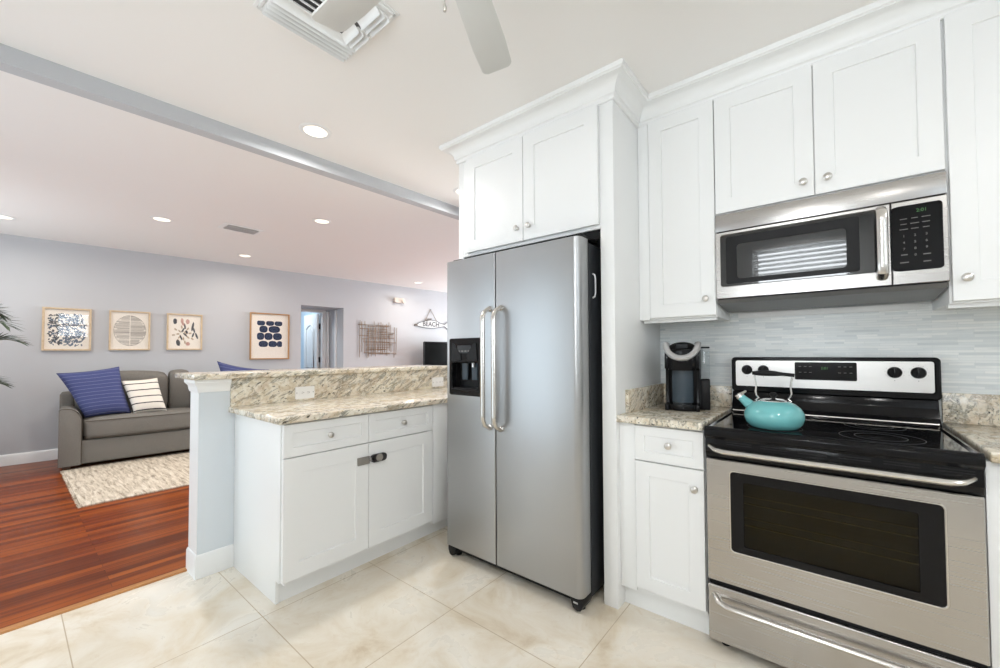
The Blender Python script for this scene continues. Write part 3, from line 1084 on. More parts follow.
# cavity box behind the glass, open to the front
b = MB()
cx0, cx1, cz0, cz1, cy0, cy1 = -1.02, -.44, .40, .735, RF+.0445, RF+.0495
b.box(cx0, cx1, cy1-.001, cy1, cz0, cz1)
b.build('inner_liner', M_OVENIN, od)
for zz, n in ((.600, 1), (.515, 1)):
    b = MB()
    b.tube([(-.985, RF+.030, zz+.004), (-.483, RF+.030, zz+.004)], .0022, 6)
    b.tube([(-.985, RF+.040, zz+.030), (-.483, RF+.040, zz+.030)], .0014, 6)
    for k in range(23):
        xx = -.98+k*.0222
        b.tube([(xx, RF+.030, zz+.004), (xx, RF+.041, zz+.006)], .0010, 5)
    b.build('oven_rack', M_NICKEL, od)
MB().tube(bow(-1.086, -.380, .824, .012, .042, RF), .011, 14, r2=.0185).build('handle', M_STEELH, od)
# black trim band with vent slots, cooktop frame and glass
bd = MB().prism([(RF+.006, .774), (RF-.006, .800), (RF-.006, .853), (RF+.05, .853), (RF+.05, .774)], 'x', RX0, RX1, .002).build('vent_band', M_BLACK, rg)
for k in range(6):
    x = -1.03+k*.115
    MB().box(x, x+.085, RF-.0068, RF-.0055, .842, .846).box(x, x+.085, RF-.0068, RF-.0055, .834, .8375).build('vent_slot', M_BLACKM, bd)
ctp = MB()
P = [(RF-.014, .858), (RF-.022, .866), (RF-.022, .886), (RF-.014, .898), (RF-.004, .902), (RF+.012, .8985), (RF+.012, .886), (-.10, .886), (-.10, .852), (RF-.010, .852)]
ctp.prism(P, 'x', RX0-.001, RX1, .002)
for s0, s1 in ((RX0-.001, RX0+.022), (RX1-.022, RX1)):
    ctp.prism([(s0, .87), (s0, .897), (s0+.008, .902), (s1-.008, .902), (s1, .897), (s1, .87)], 'y', RF-.01, -.095)
ctp = ctp.build('cooktop', M_BLACK, rg)
MB().box(RX0+.022, RX1-.022, RF+.012, -.09, .884, .8965).build('glass_surface', M_GLASSTOP, ctp)
for (x, y, r_) in ((-.885, -.50, .095), (-.565, -.50, .115), (-.885, -.23, .08), (-.565, -.23, .095)):
    b = MB()
    for q in (r_, r_*.62):
        b.tube([(x+q*math.cos(2*math.pi*k/48), y+q*math.sin(2*math.pi*k/48), .8966) for k in range(48)], .0009, 4, closed=True)
    b.build('burner_ring', M_DARK, ctp)
# backguard
bg = MB()
bg.prism([(-.115, .885), (-.108, .905), (-.085, .925), (-.066, .965), (-.060, 1.0), (-.028, 1.0), (-.028, .885)], 'x', RX0+.002, RX1-.002, .002)
bg.frame(RX0, RX1+.006, 1.0, 1.178, RX0+.02, RX1-.014, 1.03, 1.16, -.070, .044, .018, .005, .008)
bg = bg.build('backguard', M_BLACK, rg)
MB().plate(RX0+.0195, RX1-.0135, 1.0295, 1.1605, -.067, .03, .009).build('control_panel', M_STEELP, bg)
MB().tube([(RX0+.01, -.112, .906), (RX1-.01, -.112, .906)], .005, 8).build('rear_trim', M_STEELH, bg)
cpn = bg.children[0]
dspl = MB().plate(-.836, -.607, 1.070, 1.154, -.0695, .004, .006).build('display', M_BLACK, cpn)
text_mesh('clock_digits', '2:01', .016, face_y(-.722, -.0700, 1.126), M_GREEN, dspl)
b = MB()
for xx in (-.815, -.795, -.775, -.668, -.648, -.628):
    for zz in (1.133, 1.105):
        MB().box(xx-.005, xx+.005, -.0702, -.0694, zz, zz+.002).build('key_legend', M_LEGEND, dspl)
for kx in (-1.038, -.966, -.484, -.411):
    b = MB().lathe([(0, 0), (.0245, 0), (.0245, .004), (.021, .010), (.019, .012), (0, .012)], (kx, -.067, 1.113), (0, -1, 0), 24)
    k = b.build('control_knob', M_BLACK, cpn)
    MB().box(kx-.006, kx+.006, -.092, -.077, 1.0925, 1.1335, .003).build('knob_grip', M_BLACK, k)
    b = MB().box(kx-.001, kx+.001, -.0678, -.0668, 1.076, 1.080)
    for aa in range(-4, 5):
        w = R(90+aa*28)
        b.box(kx+.031*math.cos(w)-.0008, kx+.031*math.cos(w)+.0008, -.0678, -.0668, 1.113+.031*math.sin(w)-.0008, 1.113+.031*math.sin(w)+.0008)
    b.build('dial_marks', M_LEGEND, k)
for x in (RX0+.05, RX1-.05):
    for y in (RF+.07, -.10):
        MB().lathe([(0, 0), (.017, 0), (.017, .012), (.008, .016), (.008, .052), (0, .052)], (x, y, 0), (0, 0, 1), 12).build('foot', M_BLACKM, rg)

# ================================================================== kettle
KX, KY, KZ = -.884, -.515, .8975
kt = thing('kettle', 'turquoise enamel whistling kettle with black handle on the left front burner', 'kettle', (KX, KY, KZ))
b = MB().lathe([(0, 0), (.074, 0), (.086, .006), (.0985, .022), (.1045, .044), (.103, .062), (.092, .083), (.072, .099), (.052, .107), (.048, .108)], (KX, KY, KZ), (0, 0, 1), 40)
b.build('body', M_TEAL, kt)
sd = Vector((-.93, .10, 0)).normalized()      # spout points left
P0 = Vector((KX, KY, KZ))
b = MB().tube([P0+sd*.070+Vector((0, 0, .072)), P0+sd*.092+Vector((0, 0, .092)), P0+sd*.108+Vector((0, 0, .106)), P0+sd*.119+Vector((0, 0, .116))], [.024, .0195, .0165, .015], 16)
sp = b.build('spout', M_TEAL, kt)
MB().tube([P0+sd*.117+Vector((0, 0, .114)), P0+sd*.124+Vector((0, 0, .121))], .0165, 14).build('spout_rim', M_CHROME, sp)
MB().tube([P0+sd*.126+Vector((0, 0, .122)), P0+sd*.112+Vector((0, 0, .132)), P0+sd*.098+Vector((0, 0, .142))], [.009, .006, .004], 8).tube([P0+sd*.127+Vector((0, 0, .119)), P0+sd*.130+Vector((0, 0, .124))], .012, 12).build('whistle_cap', M_NICKEL, sp)
ld_ = MB().lathe([(.050, .104), (.050, .108), (.046, .112), (.030, .116), (.010, .118), (0, .118)], (KX, KY, KZ), (0, 0, 1), 32).build('lid', M_CHROME, kt)
MB().lathe([(0, .117), (.008, .117), (.007, .122), (.013, .130), (.014, .136), (.009, .141), (0, .142)], (KX, KY, KZ), (0, 0, 1), 18).build('lid_knob', M_BLACKM, ld_)
for s in (-1, 1):
    x0 = KX+s*.055
    b = MB().tube([(x0, KY, KZ+.098), (x0+s*.005, KY, KZ+.108), (x0-s*.004, KY, KZ+.118), (x0+s*.004, KY, KZ+.128), (x0+s*.006, KY, KZ+.142), (x0+s*.004, KY, KZ+.160), (x0+s*.006, KY, KZ+.190), (x0+s*.012, KY, KZ+.218)], .0035, 10)
    b.build('handle_arm', M_CHROME, kt)
P, rs = [], []
for k in range(13):
    t = k/12
    P.append((KX-.072+.144*t, KY, KZ+.219+.003*math.sin(math.pi*t)-.006*t))
    rs.append(.0055+.0065*math.sin(math.pi*min(1, t*1.25+.06))**.8 if t < .75 else .007)
MB().tube(P, rs, 12).build('handle_grip', M_BLACKM, kt)

# ================================================================== coffee maker
CX, CY, CZ = -1.305, -.225, .907
cm = thing('coffee_maker', 'black single-serve coffee maker with silver collar on the small worktop', 'coffee maker', (CX, CY, CZ))
TC = Matrix.Translation((CX, CY, CZ)) @ Matrix.Rotation(R(12), 4, 'Z')
# local: front -y.  tower with side cheeks, head, reservoir at right rear
b = MB(TC)
b.prism([(-.100, 0), (.095, 0), (.095, .325), (.02, .348), (-.055, .335), (-.085, .300), (-.088, .215), (-.035, .205), (-.035, .035), (-.100, .030)], 'x', -.088, -.070, .003)
b.prism([(-.100, 0), (.095, 0), (.095, .325), (.02, .348), (-.055, .335), (-.085, .300), (-.088, .215), (-.035, .205), (-.035, .035), (-.100, .030)], 'x', .058, .076, .003)
b.box(-.085, .074, -.02, .095, .0, .312, .004)
b.build('body', M_BLACK, cm)
b = MB(TC)
P = [(-.072, -.02), (-.072, -.075)]
for k in range(9):
    w = R(180+180*k/8)
    P.append((-.006+.066*math.cos(w), -.080+.028*math.sin(w)))
P += [(.060, -.075), (.060, -.02)]
b.prism(P, 'z', .205, .312, .004)
hd = b.build('brew_head', M_BLACK, cm)
# silver collar: a U round the tilted top of the head
U = []
for k in range(25):
    w = R(175+190*k/24)
    U.append((-.006+.076*math.cos(w), -.066+.048*math.sin(w), .342-.074*max(0, -math.sin(w))))
MB(TC).tube(U, .013, 10, r2=.016).build('collar', M_SILVER, hd)
b = MB(TC)
b.surf(lambda u, v: Vector((-.006+.066*v*math.cos(2*math.pi*u), -.062+.046*v*math.sin(2*math.pi*u), .318+.034*v*math.sin(2*math.pi*u)+.014*(1-v*v))), 32, 6, True)
tp = b.build('lid', M_BLACK, hd)
MB(TC @ Matrix.Translation((-.006, -.066, .3295)) @ Matrix.Rotation(R(36), 4, 'X')).box(-.028, .028, -.018, .018, -.003, .0015, .001).build('screen', M_DARK, tp)
# brew bay: smoky mug space with vertical sheen, drip tray
b = MB(TC)
b.surf(lambda u, v: Vector((-.006+.052*math.cos(R(180+180*u)), -.033+.038*math.sin(R(180+180*u)), .038+.166*v)), 20, 2)
b.build('brew_bay_column', M_BLUEDARK, cm)
dt = MB(TC).prism([(-.084, -.03)]+[(-.006+.078*math.cos(R(180+180*k/12)), -.07+.045*math.sin(R(180+180*k/12))) for k in range(13)]+[(.072, -.03)], 'z', .002, .034, .003).build('drip_tray', M_BLACK, cm)
MB(TC).lathe([(0, 0), (.045, 0), (.045, .002), (0, .002)], (-.006, -.068, .034), (0, 0, 1), 24).build('drip_grid', M_DARK, dt)
b = MB(TC).frame(-.085, .135, 0, .1, 0, .1, .02, .08, 0, .01) if False else MB(TC)
b.box(.079, .122, -.01, .098, .155, .318, .006)
tk = b.build('water_tank', M_RESERVOIR, cm)
MB(TC).box(.078, .123, -.012, .10, .318, .326, .003).build('tank_lid', M_DARK, tk)
MB(TC).box(.0765, .122, -.012, .10, 0, .155, .006).build('tank_base', M_BLACKM, cm)
MB(TC).box(.0755, .0785, -.012, .095, .02, .31).build('side_panel', M_DARK, cm)

# ================================================================== ceiling things
def downlight(x, y, label, power, col, r=.072):
    t = thing('recessed_light', label, 'ceiling light', (x, y, ZC), 'recessed ceiling lights')
    MB().lathe([(r*.88, -.0005), (r*.90, -.006), (r*1.12, -.006), (r*1.22, -.003), (r*1.24, -.0005)], (x, y, ZC), (0, 0, 1), 32).build('trim_ring', M_TRIM, t)
    MB().lathe([(0, -.004), (r*.9, -.004), (r*.9, -.001), (0, -.001)], (x, y, ZC), (0, 0, 1), 32).build('lens', M_LENS, t)
    area_light('downlight_lamp', (x, y, ZC-.012), (0, 0, -1), r*1.7, r*1.7, power, col, 'DISK', 170)


WARM = (1.0, .90, .78)
KW = (1.0, .985, .96)
downlight(-3.08, -1.33, 'lit recessed ceiling light on the kitchen side of the beam', 8, KW)
downlight(-3.03, -.13, 'recessed light mostly hidden behind the refrigerator cabinet crown', 5, KW)
downlight(-5.81, -1.525, 'lit recessed light above the sofa, left of the living room air vent', 9, WARM)
downlight(-4.66, -.503, 'lit recessed light in the living room ceiling, right of the air vent near the beam', 9, WARM)
downlight(-6.85, -.466, 'lit recessed light close to the far wall above the framed blue print', 6, WARM)
downlight(-6.89, -2.508, 'lit recessed light cut by the left picture edge', 6, WARM)
downlight(-6.72, 2.355, 'lit recessed light far back near the hanging fish sign', 6, WARM)
# kitchen lights outside the view
for x, y in ((-.9, -2.9), (.9, -1.2), (.2, -2.6)):
    area_light('kitchen_downlight_lamp', (x, y, ZC-.012), (0, 0, -1), 0.14, .14, 7, KW, 'DISK', 170)
area_light('living_downlight_lamp', (-5.0, 3.2, ZC-.012), (0, 0, -1), .14, .14, 18, WARM, 'DISK', 170)

# square supply diffuser in the kitchen ceiling
vx0, vx1, vy0, vy1 = -2.388, -2.008, -1.888, -1.532
kv = thing('ceiling_vent', 'large square white louvred air vent behind the fan blade in the kitchen ceiling', 'vent', ((vx0+vx1)/2, (vy0+vy1)/2, ZC))
MB().box(vx0-.012, vx1+.012, vy0-.012, vy1+.012, ZC-.004, ZC-.0005, .001).build('flange', M_TRIM, kv)
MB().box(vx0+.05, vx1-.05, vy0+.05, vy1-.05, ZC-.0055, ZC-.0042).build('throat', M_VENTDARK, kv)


def louvre(b, a0, a1, c, dirn, along, w=.026, drop=.030):
    """a curved blade: along 'y' runs from a0 to a1 in y at x=c throwing to dirn"""
    P = []
    for k in range(7):
        w_ = R(90*k/6)
        P.append((c+dirn*w*math.sin(w_)*1.0, ZC-.004-drop*(1-math.cos(w_))*.6-.010*k/6))
    Q = [(p[0]-dirn*.0015, p[1]-.0018) for p in P]
    if along == 'y':
        b.prism(P+Q[::-1], 'y', a0, a1)
    else:
        b.prism(P+Q[::-1], 'x', a0, a1)


for k in range(5):       # long blades along the left side (throw to -x)
    b = MB()
    louvre(b, vy0+.012, vy1-.012, vx0+.040+.022*k, -1, 'y')
    b.build('louvre', M_TRIM, kv)
for k in range(3):       # short blades along the far side
    b = MB()
    louvre(b, vx0+.115, vx0+.215, vy1-.040-.022*k, 1, 'x')
    b.build('louvre', M_TRIM, kv)
for k in range(3):
    b = MB()
    louvre(b, vx0+.235, vx1-.02, vy1-.040-.022*k, 1, 'x')
    b.build('louvre', M_TRIM, kv)
for k in range(7):
    b = MB()
    louvre(b, vy0+.02, vy1-.115, vx0+.130+.030*k, 1, 'y', .020, .018)
    b.build('louvre', M_TRIM, kv)
MB().box(vx0, vx0+.010, vy0, vy1, ZC-.010, ZC-.003, .002).box(vx1-.010, vx1, vy0, vy1, ZC-.010, ZC-.003, .002).box(vx0, vx1, vy0, vy0+.010, ZC-.010, ZC-.003, .002).box(vx0, vx1, vy1-.010, vy1, ZC-.010, ZC-.003, .002).build('frame', M_TRIM, kv)

lv = thing('ceiling_vent', 'small flat rectangular air vent in the living room ceiling', 'vent', (-5.57, -.92, ZC))
MB().box(-5.70, -5.44, -1.10, -.74, ZC-.006, ZC-.0005, .002).build('flange', M_TRIM, lv)
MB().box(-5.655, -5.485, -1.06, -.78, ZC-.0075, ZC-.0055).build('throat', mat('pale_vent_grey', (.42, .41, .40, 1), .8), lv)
for k in range(6):
    x = -5.645+.028*k
    MB().prism([(x, ZC-.006), (x+.020, ZC-.020), (x+.022, ZC-.019), (x+.003, ZC-.006)], 'y', -1.06, -.78).build('louvre', M_TRIM, lv)

# ceiling fan: hub out of the picture, two of its blades reach in
FX, FYY, FZ = -1.405, -1.825, 2.25
cf = thing('ceiling_fan', 'white ceiling fan whose two blade tips reach into the top of the view', 'ceiling fan', (FX, FYY, FZ))
MB().lathe([(0, ZC-FZ-.001), (.065, ZC-FZ-.001), (.060, ZC-FZ-.04), (.02, ZC-FZ-.055), (.013, ZC-FZ-.06), (.013, .105), (.05, .10), (.095, .085), (.10, .02), (.085, -.01), (.05, -.03), (0, -.03)], (FX, FYY, FZ), (0, 0, 1), 32).build('motor_housing', M_FAN, cf)
for a in (116.1, 182.5, 254, 326, 44):
    Tb = Matrix.Translation((FX, FYY, FZ)) @ Matrix.Rotation(R(a), 4, 'Z') @ Matrix.Rotation(R(-12), 4, 'X')
    b = MB(Tb)
    P = [(.13, -.045), (.40, -.058), (.51, -.056)]
    for k in range(1, 6):
        w = R(-90+90*k/6)
        P.append((.505+.025*math.cos(w), -.031+.025*math.sin(w)))
    for k in range(1, 6):
        w = R(90*k/6)
        P.append((.505+.025*math.cos(w), .031+.025*math.sin(w)))
    P += [(.51, .056), (.40, .058), (.13, .045)]
    b.prism(P, 'z', -.004, .004, .0015)
    bl = b.build('blade', M_FAN, cf)
    MB(Tb).box(.08, .19, -.014, .014, .004, .009, .002).build('blade_iron', M_NICKEL, bl)
b = MB().tube([(FX, FYY, FZ-.03), (FX, FYY, 2.035)], .0012, 6)
pc = b.build('pull_chain', M_NICKEL, cf)
MB().lathe([(0, 0), (.004, .003), (.005, .012), (.002, .022), (0, .022)], (FX, FYY, 2.02), (0, 0, 1), 10).build('chain_pull', M_NICKEL, pc)

# ================================================================== living room
def picture(label, s0, s1, z0, z1, fm, fw, art):
    o = T_W @ Vector(((s0+s1)/2, -.015, (z0+z1)/2))
    r = thing('framed_picture', label, 'picture', o)
    MB(T_W).frame(s0, s1, z0, z1, s0+fw, s1-fw, z0+fw, z1-fw, -.034, .032, 0, .002).build('frame', fm, r)
    MB(T_W).box(s0+fw-.002, s1-fw+.002, -.012, -.008, z0+fw-.002, z1-fw+.002).build('paper', M_PAPER, r)
    art(r, (s0+s1)/2, (z0+z1)/2)
    MB(T_W).box(s0+fw-.001, s1-fw+.001, -.022, -.020, z0+fw-.001, z1-fw+.001).build('glass', M_ARTGLASS, r)
    return r


def blob(b, x, z, a, c, ang, n=14, wob=.0, y=-.0128):
    P = []
    for k in range(n):
        w = 2*math.pi*k/n
        q = 1+wob*random.uniform(-1, 1)
        px, pz = a*q*math.cos(w), c*q*math.sin(w)
        P.append((x+px*math.cos(ang)-pz*math.sin(ang), y, z+px*math.sin(ang)+pz*math.cos(ang)))
    b.poly(P)


def art_leaves(r, x, z):
    b, b2 = MB(T_W), MB(T_W)
    for k in range(420):
        u, v = random.uniform(-.150, .150), random.uniform(-.19, .185)
        if abs(u)**4/.15**4+abs(v)**4/.19**4 > 1.0+random.uniform(-.3, .3):
            continue
        dark = u < -.05 and random.random() < .7
        blob(b if dark else b2, x+u, z+v, random.uniform(.010, .018), random.uniform(.004, .008), random.uniform(0, 3.1), 8, 0, -.0126-.00002*(k % 20))
    b.build('print_dark_leaves', M_INK, r)
    b2.build('print_blue_leaves', M_INKB, r)


def art_lines(r, x, z):
    b = MB(T_W @ Matrix.Translation((0, 0, z)) @ Matrix.Scale(1.27, 4, (0, 0, 1)) @ Matrix.Translation((0, 0, -z)))
    rad = .150
    n = 30
    for i in range(n):
        zz = -rad+2*rad*(i+.5)/n
        hw = math.sqrt(max(0, rad*rad-zz*zz))
        for s in (-1, 1):
            t = random.uniform(.0012, .0030)
            x0, x1 = s*.004, s*hw
            if random.random() < .3:
                x1 *= random.uniform(.75, 1)
            j = random.uniform(-.0015, .0015)
            a, c = min(x0, x1), max(x0, x1)
            b.poly([(x+a, -.0128, z+zz-t), (x+c, -.0128, z+zz-t+j), (x+c, -.0128, z+zz+t+j), (x+a, -.0128, z+zz+t)])
    b.tube([(x+rad*math.cos(2*math.pi*k/48), -.0125, z+rad*math.sin(2*math.pi*k/48)) for k in range(48)], .0012, 4, closed=True)
    b.build('print_lines', M_INKG, r)


def art_botany(r, x, z):
    TS = T_W @ Matrix.Translation((0, 0, z)) @ Matrix.Scale(1.3, 4, (0, 0, 1)) @ Matrix.Translation((0, 0, -z))
    b, b2, b3 = MB(TS), MB(TS), MB(TS)
    for dx, dz, a, c, an in ((-.105, .11, .020, .030, 0), (-.07, -.115, .022, .032, .2), (.085, .06, .012, .050, -.2), (.10, .02, .010, .03, .3), (.13, -.04, .011, .035, .4), (.09, -.03, .010, .026, -.4), (.0, .06, .009, .03, .2),
                             (-.02, .02, .008, .03, -.6), (.02, .0, .012, .02, .5), (-.04, -.06, .009, .03, .4), (.005, -.03, .008, .03, .9)):
        blob(b, x+dx, z+dz, a, c, an, 14, .08)
    for dx, dz, a, c, an in ((-.03, .115, .016, .03, .1), (.03, .11, .02, .026, 0), (-.02, .085, .013, .02, .4), (.035, -.125, .024, .02, 0)):
        blob(b2, x+dx, z+dz, a, c, an, 14, .08, -.0130)
    for k in range(16):
        w = k*.8
        q = .03+.006*k
        blob(b3, x-.02+q*math.cos(w), z-.02+q*.8*math.sin(w), .019, .009, w, 10, .1, -.0126)
    b.build('print_leaves', M_INK, r)
    b2.build('print_blossoms', M_INKR, r)
    b3.build('print_stems', M_INKT, r)


def art_stones(r, x, z):
    b = MB(T_W)
    x0, x1, z0, z1 = x-.178, x+.172, z-.165, z+.238
    rows = [(.83, 1.0, [(.0, .30), (.36, .66), (.70, 1.0)]), (.56, .80, [(.10, .40), (.46, .90)]), (.28, .53, [(.0, .27), (.30, .60), (.64, .98)]), (.0, .22, [(.08, .42), (.46, .78), (.80, 1.0)])]
    for lo, hi, xs in rows:
        for a, c in xs:
            zc, hz = (lo+hi)/2, (hi-lo)/2+.012
            P = []
            for k in range(20):
                w = 2*math.pi*k/20
                px = (a+c)/2+((c-a)/2+.012)*math.copysign(abs(math.cos(w))**.8, math.cos(w))
                pz = zc+hz*math.copysign(abs(math.sin(w))**.8, math.sin(w))
                P.append((x0+(x1-x0)*min(1, max(0, px)), -.0128, z0+(z1-z0)*min(1, max(0, pz))))
            b.poly(P)
    b.build('print_stones', M_INKN, r)
    b = MB(T_W)
    for lo, hi, xs in rows:
        for a, c in xs:
            for q in (.35, .65):
                px = x0+(x1-x0)*((a+c)/2)
                pz = z0+(z1-z0)*((lo+hi)/2)
                rx, rz = (x1-x0)*(c-a)/2*q, (z1-z0)*(hi-lo)/2*q
                b.tube([(px+rx*math.cos(2*math.pi*k/18), -.0130, pz+rz*math.sin(2*math.pi*k/18)) for k in range(18)], .0012, 4, closed=True)
    b.build('print_rings', M_INKB, r)


picture('oak-framed leafy print with a window reflected in its glass, leftmost above the sofa', .312, .706, 1.258, 1.760, M_FRAME, .020, art_leaves)
picture('oak-framed print of a lined circle, in the middle above the sofa', .856, 1.240, 1.264, 1.763, M_FRAME, .018, art_lines)
picture('oak-framed botanical print of scattered leaves, beside the lined circle print', 1.405, 1.789, 1.269, 1.763, M_FRAME, .018, art_botany)
picture('larger framed print of navy stone shapes beside the doorway', 2.368, 2.918, 1.126, 1.843, M_FRAME2, .018, art_stones)

# woven stick wall art
o = T_W @ Vector((4.47, -.01, 1.48))
sa = thing('stick_wall_art', 'brown lattice of crossed sticks hanging on the far wall right of the doorway', 'wall art', o)
b = MB(T_W)
for i in range(17):
    x = 4.10+.046*i+random.uniform(-.012, .012)
    z0 = 1.48-random.uniform(.20, .36)
    z1 = 1.48+random.uniform(.18, .38)
    b.tube([(x, -.022, z0), (x+random.uniform(-.02, .02), -.022, z1)], .0055, 6)
b.build('upright_sticks', M_STICK, sa)
b = MB(T_W)
for i in range(17):
    z = 1.20+.034*i+random.uniform(-.01, .01)
    x0 = 4.47-random.uniform(.18, .41)
    x1 = 4.47+random.uniform(.16, .41)
    b.tube([(x0, -.010, z), (x1, -.010, z+random.uniform(-.015, .015))], .0055, 6)
b.build('level_sticks', M_STICK, sa)

# emergency light / sensor high on the wall
es = thing('emergency_light', 'small white twin-head emergency light high on the far wall', 'light', T_W @ Vector((4.90, -.03, 2.25)))
MB(T_W).box(4.79, 5.01, -.05, 0, 2.20, 2.30, .012, 3).build('housing', M_SENSOR, es)
for s in (4.82, 4.98):
    MB(T_W).lathe([(0, 0), (.036, 0), (.036, .012), (.022, .04), (.012, .06), (0, .06)], (s, -.085, 2.235), (0, 1, 0), 16).build('lamp_head', M_SENSOR, es)

# fish shaped sign on a string
fs = thing('fish_sign', 'whitewashed wooden fish sign lettered BEACH hanging from a string', 'sign', T_W @ Vector((5.72, -.02, 1.83)))
P = [(5.29, 1.79), (5.36, 1.83), (5.50, 1.88), (5.66, 1.91), (5.80, 1.895), (5.92, 1.85), (6.02, 1.83), (6.12, 1.90), (6.16, 1.89), (6.13, 1.81), (6.15, 1.73), (6.11, 1.725), (6.02, 1.79), (5.90, 1.765), (5.72, 1.735), (5.52, 1.74), (5.37, 1.765)]
fb = MB(T_W).prism(P, 'y', -.022, -.004, .002).build('board', mat('whitewashed_wood', sr(214, 216, 216), .7), fs)
b = MB(T_W).tube([(p[0], -.022, p[1]) for p in P], .006, 6, closed=True)
b.build('edge_line', M_INK, fb)
MB(T_W).box(5.27, 5.335, -.026, -.003, 1.768, 1.812, .004).build('snout', M_INKG, fb)
MB(T_W).tube([(5.52, -.016, 1.885), (5.665, -.012, 2.13), (5.82, -.016, 1.89)], .005, 6).build('string', M_STICK, fs)
MB(T_W).tube([(5.665, -.02, 2.13), (5.665, 0, 2.13)], .010, 8).build('nail', M_INK, fs)
text_mesh('lettering', 'BEACH', .135, T_W @ face_y(5.67, -.0235, 1.818), M_INK, fb, bold=.0025)
MB(T_W).tube([(5.55, -.02, 1.895), (5.60, -.02, 1.925), (5.68, -.02, 1.935)], .012, 6).build('fin', M_INKG, fb)

# television on a low cabinet
tv = thing('television', 'black flat television standing on the wooden console by the far wall', 'television', T_W @ Vector((5.80, -.30, .62)))
MB(T_W).frame(5.29, 6.33, .86, 1.445, 5.305, 6.315, .876, 1.430, -.325, .02, .004, .002).box(5.30, 6.32, -.306, -.27, .87, 1.435, .004).build('housing', M_BLACKM, tv)
MB(T_W).box(5.303, 6.317, -.318, -.305, .874, 1.432).build('screen', M_SCREEN, tv)
MB(T_W).box(5.76, 5.86, -.30, -.27, .63, .90).box(5.55, 6.07, -.40, -.18, .62, .635, .004).build('stand', M_BLACKM, tv)
cn = thing('tv_console', 'dark wooden console under the television, hidden behind the bar', 'cabinet', T_W @ Vector((5.8, -.25, 0)))
MB(T_W).box(5.0, 6.6, -.47, -.03, .10, .62, .006).build('body', M_CONSOLE, cn)
for s in (5.06, 6.54):
    for q in (-.42, -.08):
        MB(T_W).box(s-.025, s+.025, q-.025, q+.025, 0, .10).build('leg', M_CONSOLE, cn)
for s0, s1 in ((5.02, 5.795), (5.805, 6.58)):
    d = MB(T_W).panel(s0, s1, .12, .60, -.488, .018, .05).build('door', M_CONSOLE, cn)
    MB(T_W).lathe([(0, 0), (.012, 0), (.012, .02), (0, .02)], ((s1-.05 if s0 < 5.5 else s0+.05), -.51, .38), (0, 1, 0), 12).build('knob', M_NICKEL, d)

# sofa, in the wall's frame: local x along the wall, -y into the room
sf = thing('sofa', 'grey upholstered sofa against the far wall', 'sofa', T_W @ Vector((1.65, -.45, 0)))
S0, S1, SFR = .482, 2.86, -.845
b = MB(T_W)
b.box(S0+.02, S1-.02, SFR+.02, -.06, .055, .300, .014, 3)
b.box(S0+.05, S1-.05, -.26, -.06, .25, .80, .05, 4)
b.build('frame', M_SOFA, sf)


def arm(s0, s1, inner):
    """a track arm whose inner top edge rolls over; swept from front to back"""
    P = [(s0, .05), (s1, .05)]
    rad = min(.11, s1-s0-.01)
    if inner > 0:
        for k in range(9):
            w = R(90*k/8)
            P.append((s1-rad*1.0+rad*math.cos(w), .645-rad*1.35+rad*1.35*math.sin(w)))
        P += [(s0+.015, .645), (s0, .63)]
    else:
        P += [(s1, .63), (s1-.015, .645)]
        for k in range(9):
            w = R(90+90*k/8)
            P.append((s0+rad+rad*math.cos(w), .645-rad*1.35+rad*1.35*math.sin(w)))
    b = MB(T_W)
    b.prism(P, 'y', SFR, -.10, .008)
    if inner > 0:
        b.box(s0-.012, s0+.10, -.33, -.07, .3, .785, .03, 4)
    else:
        b.box(s1-.10, s1+.012, -.33, -.07, .3, .785, .03, 4)
    a = b.build('arm', M_SOFA, sf, 40)
    Q = [(p[0], SFR+.002, p[1]) for p in P[1:]]
    MB(T_W).tube(Q, .004, 6).build('piping', M_SOFAD, a)


arm(S0, S0+.165, 1)
arm(S1-.165, S1, -1)


def cushion(s0, s1, y0, y1, z0, z1, bev, crown, tilt=0.0):
    """a soft block: bevelled box with crowned faces"""
    tb = bmesh.new()
    bmesh.ops.create_cube(tb, size=1)
    bmesh.ops.subdivide_edges(tb, edges=list(tb.edges), cuts=9, use_grid_fill=True)
    sx, sy, sz = s1-s0, y1-y0, z1-z0
    for v in tb.verts:
        c = v.co*2
        p = 8
        q = Vector((c.x, c.y, c.z))
        nrm = (abs(q.x)**p+abs(q.y)**p+abs(q.z)**p)**(1/p)
        q = q/nrm
        bulge = Vector((0, 0, 0))
        bulge.z = crown*q.z*(1-q.x**2)*(1-q.y**2)
        bulge.y = crown*.8*q.y*(1-q.x**2)*(1-q.z**2)
        v.co = Vector((q.x*sx/2, q.y*sy/2, q.z*sz/2))+bulge
    bmesh.ops.transform(tb, matrix=Matrix.Translation(((s0+s1)/2, (y0+y1)/2, (z0+z1)/2)) @ Matrix.Rotation(tilt, 4, 'X'), verts=tb.verts)
    b = MB(T_W)
    b._merge(tb)
    return b


